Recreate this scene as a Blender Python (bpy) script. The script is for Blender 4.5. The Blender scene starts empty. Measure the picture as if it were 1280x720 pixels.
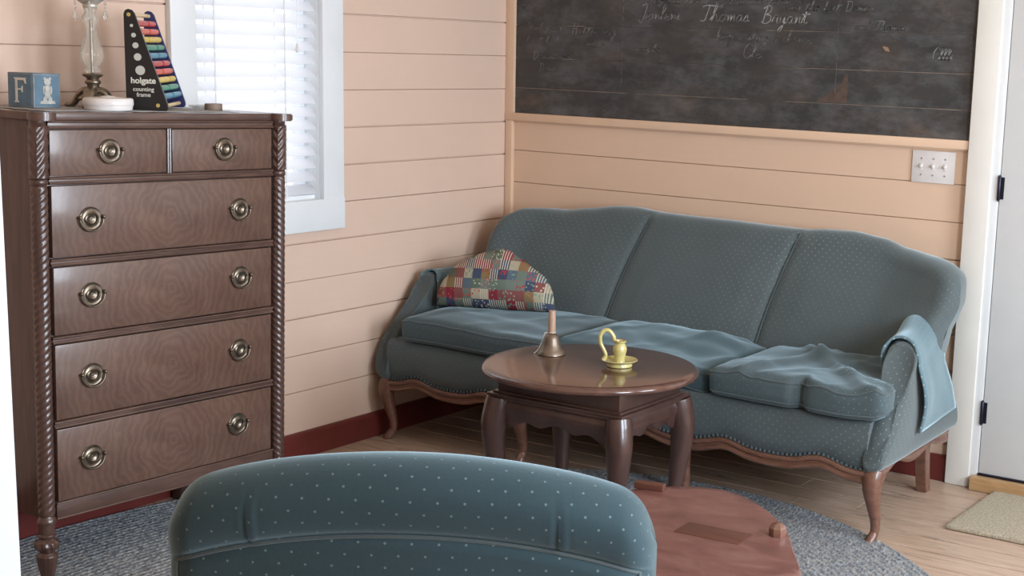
import bpy, bmesh, math, random
from mathutils import Vector, Matrix, noise
PI = math.pi
random.seed(7)
SC = bpy.context.scene
COL = SC.collection

# ------------------------------------------------------------------ camera, world, light, exposure
cd = bpy.data.cameras.new('camera')
cam = bpy.data.objects.new('camera', cd)
COL.objects.link(cam)
right = Vector((0.84664427, 0.53119372, 0.03204229))
up = Vector((-0.12414481, 0.13860062, 0.98253648))
fwd = Vector((-0.51747613, 0.83583676, -0.18329037))
m = Matrix((right, up, -fwd)).transposed().to_4x4()
m.translation = Vector((3.89629324, -5.0642738, 1.55235731))
cam.matrix_world = m
cd.sensor_width = 36.0
cd.lens = 1809.73 / 1280 * 36.0
cd.shift_x = -(812.28 - 640) / 1280
cd.shift_y = (401.46 - 360) / 1280
cd.clip_start = 0.05
SC.camera = cam

SC.view_settings.view_transform = 'Standard'
SC.view_settings.look = 'None'
SC.view_settings.gamma = 1.0
SC.view_settings.use_curve_mapping = False
SC.view_settings.exposure = 0.22

world = bpy.data.worlds.new('sky')
SC.world = world
world.use_nodes = True
bg = world.node_tree.nodes['Background']
bg.inputs[0].default_value = (0.90, 0.95, 1.0, 1)
bg.inputs[1].default_value = 1.55


def area_light(name, loc, target, sx, sy, power, color, spread=180):
    ld = bpy.data.lights.new(name, 'AREA')
    ld.shape = 'RECTANGLE'
    ld.size, ld.size_y = sx, sy
    ld.energy = power
    ld.color = color
    ld.spread = math.radians(spread)
    o = bpy.data.objects.new(name, ld)
    COL.objects.link(o)
    o.location = loc
    o.rotation_euler = (Vector(target) - Vector(loc)).to_track_quat('-Z', 'Y').to_euler()
    return o


# daylight entering by the two windows of the right wall; the hall lamp is an added unseen fill
area_light('daylight_east', (4.78, -1.25, 1.5), (0, -1.25, 0.5), 0.95, 1.3, 74, (0.76, 0.88, 1.0))
area_light('daylight_southeast', (4.78, -2.9, 1.5), (0, -2.9, 0.5), 0.95, 1.3, 104, (0.76, 0.88, 1.0))
area_light('fill_hall', (3.9, -6.6, 2.0), (2.2, -1.0, 0.9), 1.6, 1.2, 7, (1.0, 0.94, 0.86))  # added fill lamp behind the camera, the closed hall has no window

# ------------------------------------------------------------------ materials


def new_mat(name):
    mt = bpy.data.materials.new(name)
    mt.use_nodes = True
    nt = mt.node_tree
    return mt, nt, nt.nodes['Principled BSDF']


def N(nt, typ, **kw):
    n = nt.nodes.new(typ)
    for k, v in kw.items():
        if k in n.inputs:
            n.inputs[k].default_value = v
        else:
            setattr(n, k, v)
    return n


def L(nt, a, b):
    nt.links.new(a, b)


def coords(nt, scale=(1, 1, 1), kind='Object', rot=(0, 0, 0)):
    tc = N(nt, 'ShaderNodeTexCoord')
    mp = N(nt, 'ShaderNodeMapping')
    mp.inputs['Scale'].default_value = scale
    mp.inputs['Rotation'].default_value = rot
    L(nt, tc.outputs[kind], mp.inputs['Vector'])
    return mp.outputs['Vector']


def ramp(nt, fac, stops):
    r = N(nt, 'ShaderNodeValToRGB')
    e = r.color_ramp.elements
    e[0].position, e[0].color = stops[0][0], (*stops[0][1], 1)
    e[1].position, e[1].color = stops[-1][0], (*stops[-1][1], 1)
    for p, c in stops[1:-1]:
        x = e.new(p)
        x.color = (*c, 1)
    L(nt, fac, r.inputs['Fac'])
    return r.outputs['Color']


def mixc(nt, fac, a, b):
    n = N(nt, 'ShaderNodeMix', data_type='RGBA')
    if isinstance(fac, (int, float)):
        n.inputs[0].default_value = fac
    else:
        L(nt, fac, n.inputs[0])
    for i, v in ((6, a), (7, b)):
        if isinstance(v, tuple):
            n.inputs[i].default_value = (*v[:3], 1)
        else:
            L(nt, v, n.inputs[i])
    return n.outputs[2]


def noise_fac(nt, vec, scale, detail=4, rough=0.55, dist=0.0):
    n = N(nt, 'ShaderNodeTexNoise')
    n.inputs['Scale'].default_value = scale
    n.inputs['Detail'].default_value = detail
    n.inputs['Roughness'].default_value = rough
    n.inputs['Distortion'].default_value = dist
    L(nt, vec, n.inputs['Vector'])
    return n.outputs['Fac']


def bump(nt, bsdf, h, strength=0.2, dist=0.01):
    b = N(nt, 'ShaderNodeBump')
    b.inputs['Strength'].default_value = strength
    b.inputs['Distance'].default_value = dist
    L(nt, h, b.inputs['Height'])
    L(nt, b.outputs['Normal'], bsdf.inputs['Normal'])


def plain(name, color, rough=0.5, metal=0.0, var=0.08, scale=20, spec=0.5, coat=0.0):
    mt, nt, b = new_mat(name)
    f = noise_fac(nt, coords(nt), scale, 3)
    lo = tuple(c * (1 - var) for c in color)
    hi = tuple(min(1, c * (1 + var)) for c in color)
    L(nt, ramp(nt, f, [(0.3, lo), (0.7, hi)]), b.inputs['Base Color'])
    b.inputs['Roughness'].default_value = rough
    b.inputs['Metallic'].default_value = metal
    b.inputs['Specular IOR Level'].default_value = spec
    b.inputs['Coat Weight'].default_value = coat
    b.inputs['Coat Roughness'].default_value = 0.2
    return mt


def wood(name, dark, mid, light, grain=(1, 14, 14), scale=3.0, rough=0.35, coat=0.3, figure=0.0, rot=(0, 0, 0)):
    mt, nt, b = new_mat(name)
    v = coords(nt, grain, rot=rot)
    f = noise_fac(nt, v, scale, 6, 0.6, 0.6)
    c = ramp(nt, f, [(0.28, dark), (0.5, mid), (0.75, light)])
    if figure > 0:
        v2 = coords(nt, (1, 1.0, 1.0))
        w = N(nt, 'ShaderNodeTexWave', wave_type='RINGS', rings_direction='X')
        w.inputs['Scale'].default_value = 13
        w.inputs['Distortion'].default_value = 9
        w.inputs['Detail'].default_value = 3
        w.inputs['Detail Scale'].default_value = 1.6
        L(nt, v2, w.inputs['Vector'])
        n2 = noise_fac(nt, coords(nt, (1, 3, 1.4)), 3.2, 4, 0.6, 1.2)
        c2 = ramp(nt, w.outputs['Fac'], [(0.1, dark), (0.6, mid), (0.95, light)])
        c = mixc(nt, figure, c, c2)
        c3 = ramp(nt, n2, [(0.3, tuple(x * 0.72 for x in mid)), (0.7, light)])
        c = mixc(nt, 0.35, c, c3)
    L(nt, c, b.inputs['Base Color'])
    b.inputs['Roughness'].default_value = rough
    b.inputs['Coat Weight'].default_value = coat
    b.inputs['Coat Roughness'].default_value = 0.12
    return mt


def velvet(name, base, dot, pitch=0.037, radius=0.085, sheen=0.7, sheen_tint=(0.55, 0.72, 0.80), dots=True, wear=False):
    mt, nt, b = new_mat(name)
    tc = N(nt, 'ShaderNodeTexCoord')
    f1 = noise_fac(nt, coords(nt), 3.5, 4, 0.6)
    f2 = noise_fac(nt, coords(nt, (1, 1, 1)), 160, 2, 0.5)
    c = ramp(nt, f1, [(0.3, tuple(x * 0.82 for x in base)), (0.72, tuple(x * 1.2 for x in base))])
    c = mixc(nt, f2, c, tuple(x * 1.15 for x in base))
    if dots:
        outs = []
        for off in (0.0, 0.5):
            mp = N(nt, 'ShaderNodeMapping')
            mp.inputs['Scale'].default_value = (1 / pitch, 1 / pitch, 0)
            mp.inputs['Location'].default_value = (off, off, 0)
            L(nt, tc.outputs['UV'], mp.inputs['Vector'])
            fr = N(nt, 'ShaderNodeVectorMath', operation='FRACTION')
            L(nt, mp.outputs['Vector'], fr.inputs[0])
            sb = N(nt, 'ShaderNodeVectorMath', operation='DISTANCE')
            L(nt, fr.outputs['Vector'], sb.inputs[0])
            sb.inputs[1].default_value = (0.5, 0.5, 0)
            lt = N(nt, 'ShaderNodeMath', operation='LESS_THAN')
            L(nt, sb.outputs['Value'], lt.inputs[0])
            lt.inputs[1].default_value = radius
            outs.append(lt.outputs[0])
        mx = N(nt, 'ShaderNodeMath', operation='MAXIMUM')
        L(nt, outs[0], mx.inputs[0])
        L(nt, outs[1], mx.inputs[1])
        if wear:
            wf = ramp(nt, noise_fac(nt, coords(nt), 1.6, 3, 0.6), [(0.40, (0.14, 0.14, 0.14)), (0.66, (0.9, 0.9, 0.9))])
            wm = N(nt, 'ShaderNodeMath', operation='MULTIPLY')
            L(nt, mx.outputs[0], wm.inputs[0])
            L(nt, wf, wm.inputs[1])
            mx = wm
        c = mixc(nt, mx.outputs[0], c, dot)
        sh = N(nt, 'ShaderNodeMath', operation='MULTIPLY_ADD')
        L(nt, mx.outputs[0], sh.inputs[0])
        sh.inputs[1].default_value = -sheen * 0.85
        sh.inputs[2].default_value = sheen
        L(nt, sh.outputs[0], b.inputs['Sheen Weight'])
    else:
        b.inputs['Sheen Weight'].default_value = sheen
    L(nt, c, b.inputs['Base Color'])
    b.inputs['Sheen Tint'].default_value = (*sheen_tint, 1)
    b.inputs['Sheen Roughness'].default_value = 0.42
    b.inputs['Roughness'].default_value = 0.85
    b.inputs['Specular IOR Level'].default_value = 0.15
    bump(nt, b, f2, 0.15, 0.002)
    return mt


def glassy(name, tint=(0.95, 0.95, 0.92), rough=0.03, clear=0.45, milk=0.16):
    """thin-walled look: mostly see-through with glossy reflection and a little body"""
    mt, nt, b = new_mat(name)
    nt.nodes.remove(b)
    out = nt.nodes['Material Output']
    tr = N(nt, 'ShaderNodeBsdfTransparent')
    tr.inputs[0].default_value = (*tint, 1)
    gl = N(nt, 'ShaderNodeBsdfGlass')
    gl.inputs['Color'].default_value = (*tint, 1)
    gl.inputs['Roughness'].default_value = rough
    gl.inputs['IOR'].default_value = 1.45
    mx = N(nt, 'ShaderNodeMixShader')
    mx.inputs[0].default_value = 1 - clear
    L(nt, tr.outputs[0], mx.inputs[1])
    L(nt, gl.outputs[0], mx.inputs[2])
    df = N(nt, 'ShaderNodeBsdfDiffuse')
    df.inputs['Color'].default_value = (0.85, 0.83, 0.78, 1)
    m2 = N(nt, 'ShaderNodeMixShader')
    m2.inputs[0].default_value = milk
    L(nt, mx.outputs[0], m2.inputs[1])
    L(nt, df.outputs[0], m2.inputs[2])
    L(nt, m2.outputs[0], out.inputs['Surface'])
    return mt


def pane_mat(name):
    mt, nt, b = new_mat(name)
    nt.nodes.remove(b)
    out = nt.nodes['Material Output']
    tr = N(nt, 'ShaderNodeBsdfTransparent')
    gl = N(nt, 'ShaderNodeBsdfGlossy')
    gl.inputs['Roughness'].default_value = 0.02
    mx = N(nt, 'ShaderNodeMixShader')
    mx.inputs[0].default_value = 0.05
    L(nt, tr.outputs[0], mx.inputs[1])
    L(nt, gl.outputs[0], mx.inputs[2])
    L(nt, mx.outputs[0], out.inputs['Surface'])
    return mt


def wall_paint(name, c):
    mt, nt, b = new_mat(name)
    f = noise_fac(nt, coords(nt), 2.2, 5, 0.6)
    g = noise_fac(nt, coords(nt, (0.6, 0.6, 6)), 9, 4, 0.6)
    col = ramp(nt, f, [(0.3, tuple(x * 0.94 for x in c)), (0.7, tuple(min(1, x * 1.05) for x in c))])
    col = mixc(nt, g, col, tuple(x * 0.97 for x in c))
    sp = noise_fac(nt, coords(nt), 23, 6, 0.72)
    dirt = ramp(nt, sp, [(0.755, (0, 0, 0)), (0.80, (1, 1, 1))])
    col = mixc(nt, dirt, col, (c[0] * 0.55, c[1] * 0.45, c[2] * 0.35))
    L(nt, col, b.inputs['Base Color'])
    b.inputs['Roughness'].default_value = 0.5
    b.inputs['Specular IOR Level'].default_value = 0.35
    bump(nt, b, g, 0.08, 0.004)
    return mt


def board_paint(name):
    """worn black paint over brown wood"""
    mt, nt, b = new_mat(name)
    f = noise_fac(nt, coords(nt, (1, 1, 2.2)), 3.0, 6, 0.65, 0.5)
    c = ramp(nt, f, [(0.25, (0.026, 0.026, 0.029)), (0.48, (0.046, 0.043, 0.042)), (0.62, (0.062, 0.052, 0.046)), (0.78, (0.125, 0.086, 0.064))])
    g = noise_fac(nt, coords(nt, (1.2, 1, 2.2)), 4.5, 6, 0.75)
    hz = ramp(nt, g, [(0.45, (0, 0, 0)), (0.85, (0.8, 0.8, 0.8))])
    c = mixc(nt, hz, c, (0.16, 0.16, 0.165))
    sp = noise_fac(nt, coords(nt, (1, 1, 1.3)), 34, 5, 0.7)
    sf = ramp(nt, sp, [(0.70, (0, 0, 0)), (0.78, (0.9, 0.9, 0.9))])
    c = mixc(nt, sf, c, (0.20, 0.18, 0.165))
    L(nt, c, b.inputs['Base Color'])
    b.inputs['Roughness'].default_value = 0.6
    b.inputs['Specular IOR Level'].default_value = 0.3
    return mt


def floor_mat():
    mt, nt, b = new_mat('floor_boards')
    f = noise_fac(nt, coords(nt, (1.2, 16, 1)), 4, 6, 0.62, 0.4)
    c = ramp(nt, f, [(0.25, (0.30, 0.20, 0.14)), (0.5, (0.46, 0.325, 0.24)), (0.75, (0.56, 0.41, 0.31))])
    g = noise_fac(nt, coords(nt, (1.0, 7, 1)), 3.1, 4, 0.7)
    gs = ramp(nt, g, [(0.58, (0, 0, 0)), (0.68, (0.9, 0.9, 0.9))])
    c = mixc(nt, gs, c, (0.16, 0.12, 0.11))
    L(nt, c, b.inputs['Base Color'])
    b.inputs['Roughness'].default_value = 0.38
    b.inputs['Specular IOR Level'].default_value = 0.5
    return mt


def rug_mat():
    mt, nt, b = new_mat('braided_wool')
    v = N(nt, 'ShaderNodeTexVoronoi')
    v.inputs['Scale'].default_value = 105
    L(nt, coords(nt), v.inputs['Vector'])
    n1 = noise_fac(nt, coords(nt), 38, 3, 0.6)
    c = ramp(nt, v.outputs['Color'], [(0.15, (0.10, 0.115, 0.14)), (0.4, (0.19, 0.205, 0.23)), (0.65, (0.36, 0.34, 0.31)), (0.9, (0.43, 0.46, 0.50))])
    c = mixc(nt, n1, c, (0.235, 0.25, 0.27))
    L(nt, c, b.inputs['Base Color'])
    b.inputs['Roughness'].default_value = 0.95
    b.inputs['Specular IOR Level'].default_value = 0.1
    bump(nt, b, v.outputs['Distance'], 0.6, 0.006)
    return mt


def mat_fibre():
    mt, nt, b = new_mat('coir')
    n1 = noise_fac(nt, coords(nt), 120, 4, 0.7)
    L(nt, ramp(nt, n1, [(0.3, (0.27, 0.22, 0.15)), (0.7, (0.55, 0.48, 0.37))]), b.inputs['Base Color'])
    b.inputs['Roughness'].default_value = 0.95
    bump(nt, b, n1, 0.8, 0.008)
    return mt


def patchwork():
    mt, nt, b = new_mat('patchwork')
    tc = N(nt, 'ShaderNodeTexCoord')
    mp = N(nt, 'ShaderNodeMapping')
    mp.inputs['Scale'].default_value = (1 / 0.036, 1 / 0.040, 0)
    mp.inputs['Location'].default_value = (0.3, 0.2, 0)
    L(nt, tc.outputs['UV'], mp.inputs['Vector'])
    fl = N(nt, 'ShaderNodeVectorMath', operation='FLOOR')
    L(nt, mp.outputs['Vector'], fl.inputs[0])
    fr = N(nt, 'ShaderNodeVectorMath', operation='FRACTION')
    L(nt, mp.outputs['Vector'], fr.inputs[0])
    wn = N(nt, 'ShaderNodeTexWhiteNoise', noise_dimensions='2D')
    L(nt, fl.outputs['Vector'], wn.inputs['Vector'])
    r = N(nt, 'ShaderNodeValToRGB')
    r.color_ramp.interpolation = 'CONSTANT'
    pal = [(0.10, 0.13, 0.095), (0.22, 0.030, 0.045), (0.36, 0.31, 0.22), (0.055, 0.065, 0.11), (0.13, 0.16, 0.13), (0.20, 0.075, 0.07), (0.20, 0.145, 0.07), (0.09, 0.12, 0.15), (0.15, 0.17, 0.15)]
    e = r.color_ramp.elements
    e[0].position, e[0].color = 0, (*pal[0], 1)
    e[1].position, e[1].color = 1 / 9, (*pal[1], 1)
    for i, p in enumerate(pal[2:], 2):
        x = e.new(i / 9)
        x.color = (*p, 1)
    L(nt, wn.outputs['Value'], r.inputs['Fac'])
    base = r.outputs['Color']
    # printed motifs inside the patches: stripes in some, round flowers in others
    sep = N(nt, 'ShaderNodeSeparateXYZ')
    L(nt, fr.outputs['Vector'], sep.inputs[0])
    ml = N(nt, 'ShaderNodeMath', operation='MULTIPLY')
    L(nt, sep.outputs['X'], ml.inputs[0])
    ml.inputs[1].default_value = 25.0
    sn = N(nt, 'ShaderNodeMath', operation='SINE')
    L(nt, ml.outputs[0], sn.inputs[0])
    g1 = N(nt, 'ShaderNodeMath', operation='GREATER_THAN')
    L(nt, sn.outputs[0], g1.inputs[0])
    g1.inputs[1].default_value = 0.35
    sepc = N(nt, 'ShaderNodeSeparateColor')
    L(nt, wn.outputs['Color'], sepc.inputs[0])
    g2 = N(nt, 'ShaderNodeMath', operation='GREATER_THAN')
    L(nt, sepc.outputs[1], g2.inputs[0])
    g2.inputs[1].default_value = 0.62
    st = N(nt, 'ShaderNodeMath', operation='MULTIPLY')
    L(nt, g1.outputs[0], st.inputs[0])
    L(nt, g2.outputs[0], st.inputs[1])
    c = mixc(nt, st.outputs[0], base, (0.50, 0.45, 0.36))
    vo = N(nt, 'ShaderNodeTexVoronoi')
    vo.inputs['Scale'].default_value = 85
    L(nt, tc.outputs['UV'], vo.inputs['Vector'])
    fd = N(nt, 'ShaderNodeMath', operation='LESS_THAN')
    L(nt, vo.outputs['Distance'], fd.inputs[0])
    fd.inputs[1].default_value = 0.34
    g3 = N(nt, 'ShaderNodeMath', operation='LESS_THAN')
    L(nt, sepc.outputs[1], g3.inputs[0])
    g3.inputs[1].default_value = 0.5
    fm = N(nt, 'ShaderNodeMath', operation='MULTIPLY')
    L(nt, fd.outputs[0], fm.inputs[0])
    L(nt, g3.outputs[0], fm.inputs[1])
    fc = ramp(nt, sepc.outputs[2], [(0.2, (0.36, 0.04, 0.05)), (0.5, (0.50, 0.45, 0.33)), (0.8, (0.16, 0.24, 0.19))])
    c = mixc(nt, fm.outputs[0], c, fc)
    L(nt, c, b.inputs['Base Color'])
    b.inputs['Roughness'].default_value = 0.9
    b.inputs['Specular IOR Level'].default_value = 0.1
    return mt


M = {}
M['peach'] = wall_paint('peach_paint', (0.68, 0.475, 0.345))
M['peach_left'] = wall_paint('peach_paint_bluish_lit', (0.67, 0.485, 0.385))  # bluish light on the left wall is put into its paint colour
M['peach_trim'] = plain('peach_trim_paint', (0.68, 0.47, 0.33), 0.45, var=0.04, scale=6)
M['white_trim'] = plain('white_trim_paint', (0.72, 0.73, 0.74), 0.4, var=0.03, scale=5)
M['white_trim_shaded'] = plain('white_trim_paint_shaded', (0.50, 0.52, 0.55), 0.5, var=0.03, scale=5)  # white trim darkened, so its colour carries the doorway casing's shade
M['cream_trim'] = plain('off_white_trim_paint', (0.70, 0.67, 0.62), 0.4, var=0.03, scale=5)
M['door_paint'] = plain('grey_door_paint', (0.60, 0.60, 0.60), 0.45, var=0.03, scale=5)
M['red_base'] = plain('oxblood_paint', (0.125, 0.022, 0.018), 0.4, var=0.15, scale=8)
M['ceiling'] = plain('ceiling_paint', (0.85, 0.74, 0.58), 0.7, var=0.02, scale=4)
M['floor'] = floor_mat()
M['board'] = board_paint('worn_blackboard_paint')
M['chalk'] = plain('chalk', (0.48, 0.48, 0.46), 0.95, var=0.35, scale=90)
M['chalk_faint'] = plain('faded_chalk', (0.235, 0.23, 0.22), 0.95, var=0.4, scale=70)
M['chalk_mid'] = plain('thin_chalk', (0.30, 0.29, 0.285), 0.95, var=0.4, scale=70)
M['seam'] = plain('worn_board_edge', (0.20, 0.155, 0.12), 0.8, var=0.5, scale=14)
M['seam_dark'] = plain('board_gap', (0.006, 0.006, 0.007), 0.9)
M['bare_wood'] = plain('bare_wood', (0.28, 0.165, 0.11), 0.7, var=0.3, scale=40)
M['brown_wear'] = plain('worn_brown_patch', (0.085, 0.055, 0.042), 0.7, var=0.35, scale=30)
M['plastic'] = plain('white_plastic', (0.66, 0.62, 0.60), 0.25, var=0.02)
M['dark_metal'] = plain('dark_hinge_metal', (0.03, 0.03, 0.05), 0.4, 0.8)
M['steel'] = plain('screw_steel', (0.4, 0.38, 0.36), 0.35, 0.9)
M['pine'] = wood('pine_step', (0.36, 0.20, 0.09), (0.48, 0.29, 0.14), (0.56, 0.37, 0.2), (1.5, 14, 14), 3, 0.45, 0.1)
M['blind'] = None
M['mahogany'] = wood('dresser_mahogany', (0.045, 0.023, 0.018), (0.082, 0.043, 0.033), (0.13, 0.072, 0.054), (6, 1.2, 6), 4, 0.36, 0.35)
M['mahogany_upright'] = wood('dresser_mahogany_upright', (0.040, 0.019, 0.015), (0.072, 0.036, 0.028), (0.11, 0.058, 0.044), (10, 10, 1.0), 4, 0.34, 0.35)
M['crotch'] = wood('drawer_crotch_veneer', (0.064, 0.030, 0.021), (0.108, 0.056, 0.040), (0.155, 0.090, 0.064), (4, 1.6, 3.2), 3.2, 0.36, 0.35, figure=0.36)
M['brass'] = plain('antique_brass', (0.19, 0.155, 0.12), 0.36, 0.95, var=0.3, scale=60)
M['pewter'] = plain('antique_bronze', (0.24, 0.20, 0.155), 0.32, 0.9, var=0.35, scale=70)
M['velvet'] = velvet('teal_velvet', (0.078, 0.094, 0.097), (0.24, 0.29, 0.30), pitch=0.031, radius=0.07, wear=True, sheen_tint=(0.60, 0.70, 0.74))
M['velvet_plain'] = velvet('teal_velvet_worn', (0.052, 0.082, 0.094), (0.3, 0.36, 0.36), dots=False, sheen=0.6)
M['velvet_seat'] = velvet('teal_velvet_seat', (0.062, 0.083, 0.090), (0.24, 0.29, 0.30), pitch=0.031, radius=0.06, wear=True, sheen=0.5)
M['velvet_cover'] = velvet('teal_velvet_light', (0.095, 0.150, 0.175), (0.30, 0.38, 0.40), sheen=0.9, dots=True, radius=0.06)
M['velvet_chair'] = velvet('chair_velvet', (0.026, 0.045, 0.053), (0.115, 0.155, 0.16), pitch=0.041, radius=0.050, sheen=0.62)
M['piping'] = velvet('piping_velvet', (0.066, 0.082, 0.086), (0.3, 0.36, 0.36), dots=False, sheen=0.5, sheen_tint=(0.6, 0.7, 0.74))
M['braid'] = plain('gathered_braid', (0.045, 0.060, 0.068), 0.9, var=0.3, scale=80)
M['carved'] = wood('carved_cherry', (0.10, 0.044, 0.029), (0.155, 0.070, 0.045), (0.21, 0.104, 0.068), (3, 12, 12), 4, 0.36, 0.3)
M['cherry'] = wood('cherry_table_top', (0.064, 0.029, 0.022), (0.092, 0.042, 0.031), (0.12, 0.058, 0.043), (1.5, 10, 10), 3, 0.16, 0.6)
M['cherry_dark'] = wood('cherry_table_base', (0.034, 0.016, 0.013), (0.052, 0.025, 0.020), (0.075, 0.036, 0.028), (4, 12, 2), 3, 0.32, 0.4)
M['redwood'] = wood('red_stained_wood', (0.105, 0.042, 0.036), (0.155, 0.064, 0.054), (0.215, 0.108, 0.094), (2.4, 4.5, 4.5), 3.4, 0.36, 0.2)
M['redwood_inlay'] = wood('red_stained_inlay', (0.075, 0.026, 0.017), (0.10, 0.036, 0.024), (0.12, 0.046, 0.031), (2.2, 9, 9), 3, 0.42, 0.1)
M['patch'] = patchwork()
M['rug'] = rug_mat()
M['coir'] = mat_fibre()
M['bell'] = plain('dull_bronze', (0.21, 0.165, 0.13), 0.36, 0.75, var=0.25, scale=30)
M['bell_handle'] = wood('bell_handle_wood', (0.30, 0.18, 0.12), (0.42, 0.27, 0.19), (0.5, 0.34, 0.25), (8, 8, 2), 6, 0.5, 0.1)
M['string'] = plain('pale_string', (0.6, 0.57, 0.52), 0.9)
M['pottery'] = plain('yellow_glazed_pottery', (0.50, 0.43, 0.17), 0.18, var=0.12, scale=35, coat=0.5)
M['rust'] = plain('unglazed_rim', (0.34, 0.16, 0.06), 0.6, var=0.2, scale=60)
M['glass'] = glassy('lamp_glass')
M['crystal'] = glassy('crystal', (0.97, 0.97, 0.97), 0.02, 0.25)
M['mercury'] = plain('clouded_silver_glass', (0.50, 0.47, 0.40), 0.22, 0.35, var=0.35, scale=30)
M['milk'] = plain('white_dish', (0.72, 0.68, 0.66), 0.3, var=0.02)
M['black_paint'] = plain('black_paint', (0.008, 0.008, 0.009), 0.35)
M['blue_paint'] = plain('dark_blue_paint', (0.018, 0.022, 0.085), 0.35)
M['grey_dot'] = plain('pale_grey_paint', (0.47, 0.47, 0.42), 0.5, var=0.05)
M['yellow_dot'] = plain('dull_gold_paint', (0.46, 0.33, 0.09), 0.5)
M['lettering'] = plain('off_white_lettering', (0.62, 0.60, 0.53), 0.5)
M['dowel'] = plain('natural_dowel', (0.62, 0.46, 0.24), 0.4)
M['wire'] = plain('white_metal_rod', (0.55, 0.5, 0.45), 0.3, 0.6)
M['bead_red'] = plain('red_bead', (0.40, 0.035, 0.035), 0.18, coat=0.5)
M['bead_orange'] = plain('coral_bead', (0.52, 0.075, 0.045), 0.18, coat=0.5)
M['bead_yellow'] = plain('yellow_bead', (0.55, 0.38, 0.06), 0.18, coat=0.5)
M['bead_green'] = plain('green_bead', (0.04, 0.20, 0.12), 0.18, coat=0.5)
M['bead_blue'] = plain('blue_bead', (0.05, 0.19, 0.28), 0.18, coat=0.5)
M['block_blue'] = plain('faded_blue_paint', (0.10, 0.17, 0.23), 0.6, var=0.14, scale=30)
M['block_edge'] = plain('worn_blue_grey_edge', (0.16, 0.20, 0.235), 0.65, var=0.2, scale=30)
M['block_figure'] = plain('worn_cream_paint', (0.42, 0.41, 0.38), 0.7, var=0.2, scale=50)
M['lace'] = plain('grey_lace', (0.34, 0.33, 0.33), 0.9, var=0.25, scale=120)
M['tape'] = plain('brown_ring', (0.22, 0.155, 0.12), 0.6, var=0.2)
M['pane'] = pane_mat('window_glass')


def blind_mat():
    mt, nt, b = new_mat('white_blind_slats')
    b.inputs['Base Color'].default_value = (0.80, 0.80, 0.82, 1)
    b.inputs['Roughness'].default_value = 0.45
    tl = N(nt, 'ShaderNodeBsdfTranslucent')
    tl.inputs['Color'].default_value = (0.84, 0.83, 0.86, 1)
    mx = N(nt, 'ShaderNodeMixShader')
    mx.inputs[0].default_value = 0.62
    L(nt, b.outputs[0], mx.inputs[1])
    L(nt, tl.outputs[0], mx.inputs[2])
    L(nt, mx.outputs[0], nt.nodes['Material Output'].inputs['Surface'])
    return mt


M['blind'] = blind_mat()

# ------------------------------------------------------------------ mesh helpers


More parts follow.
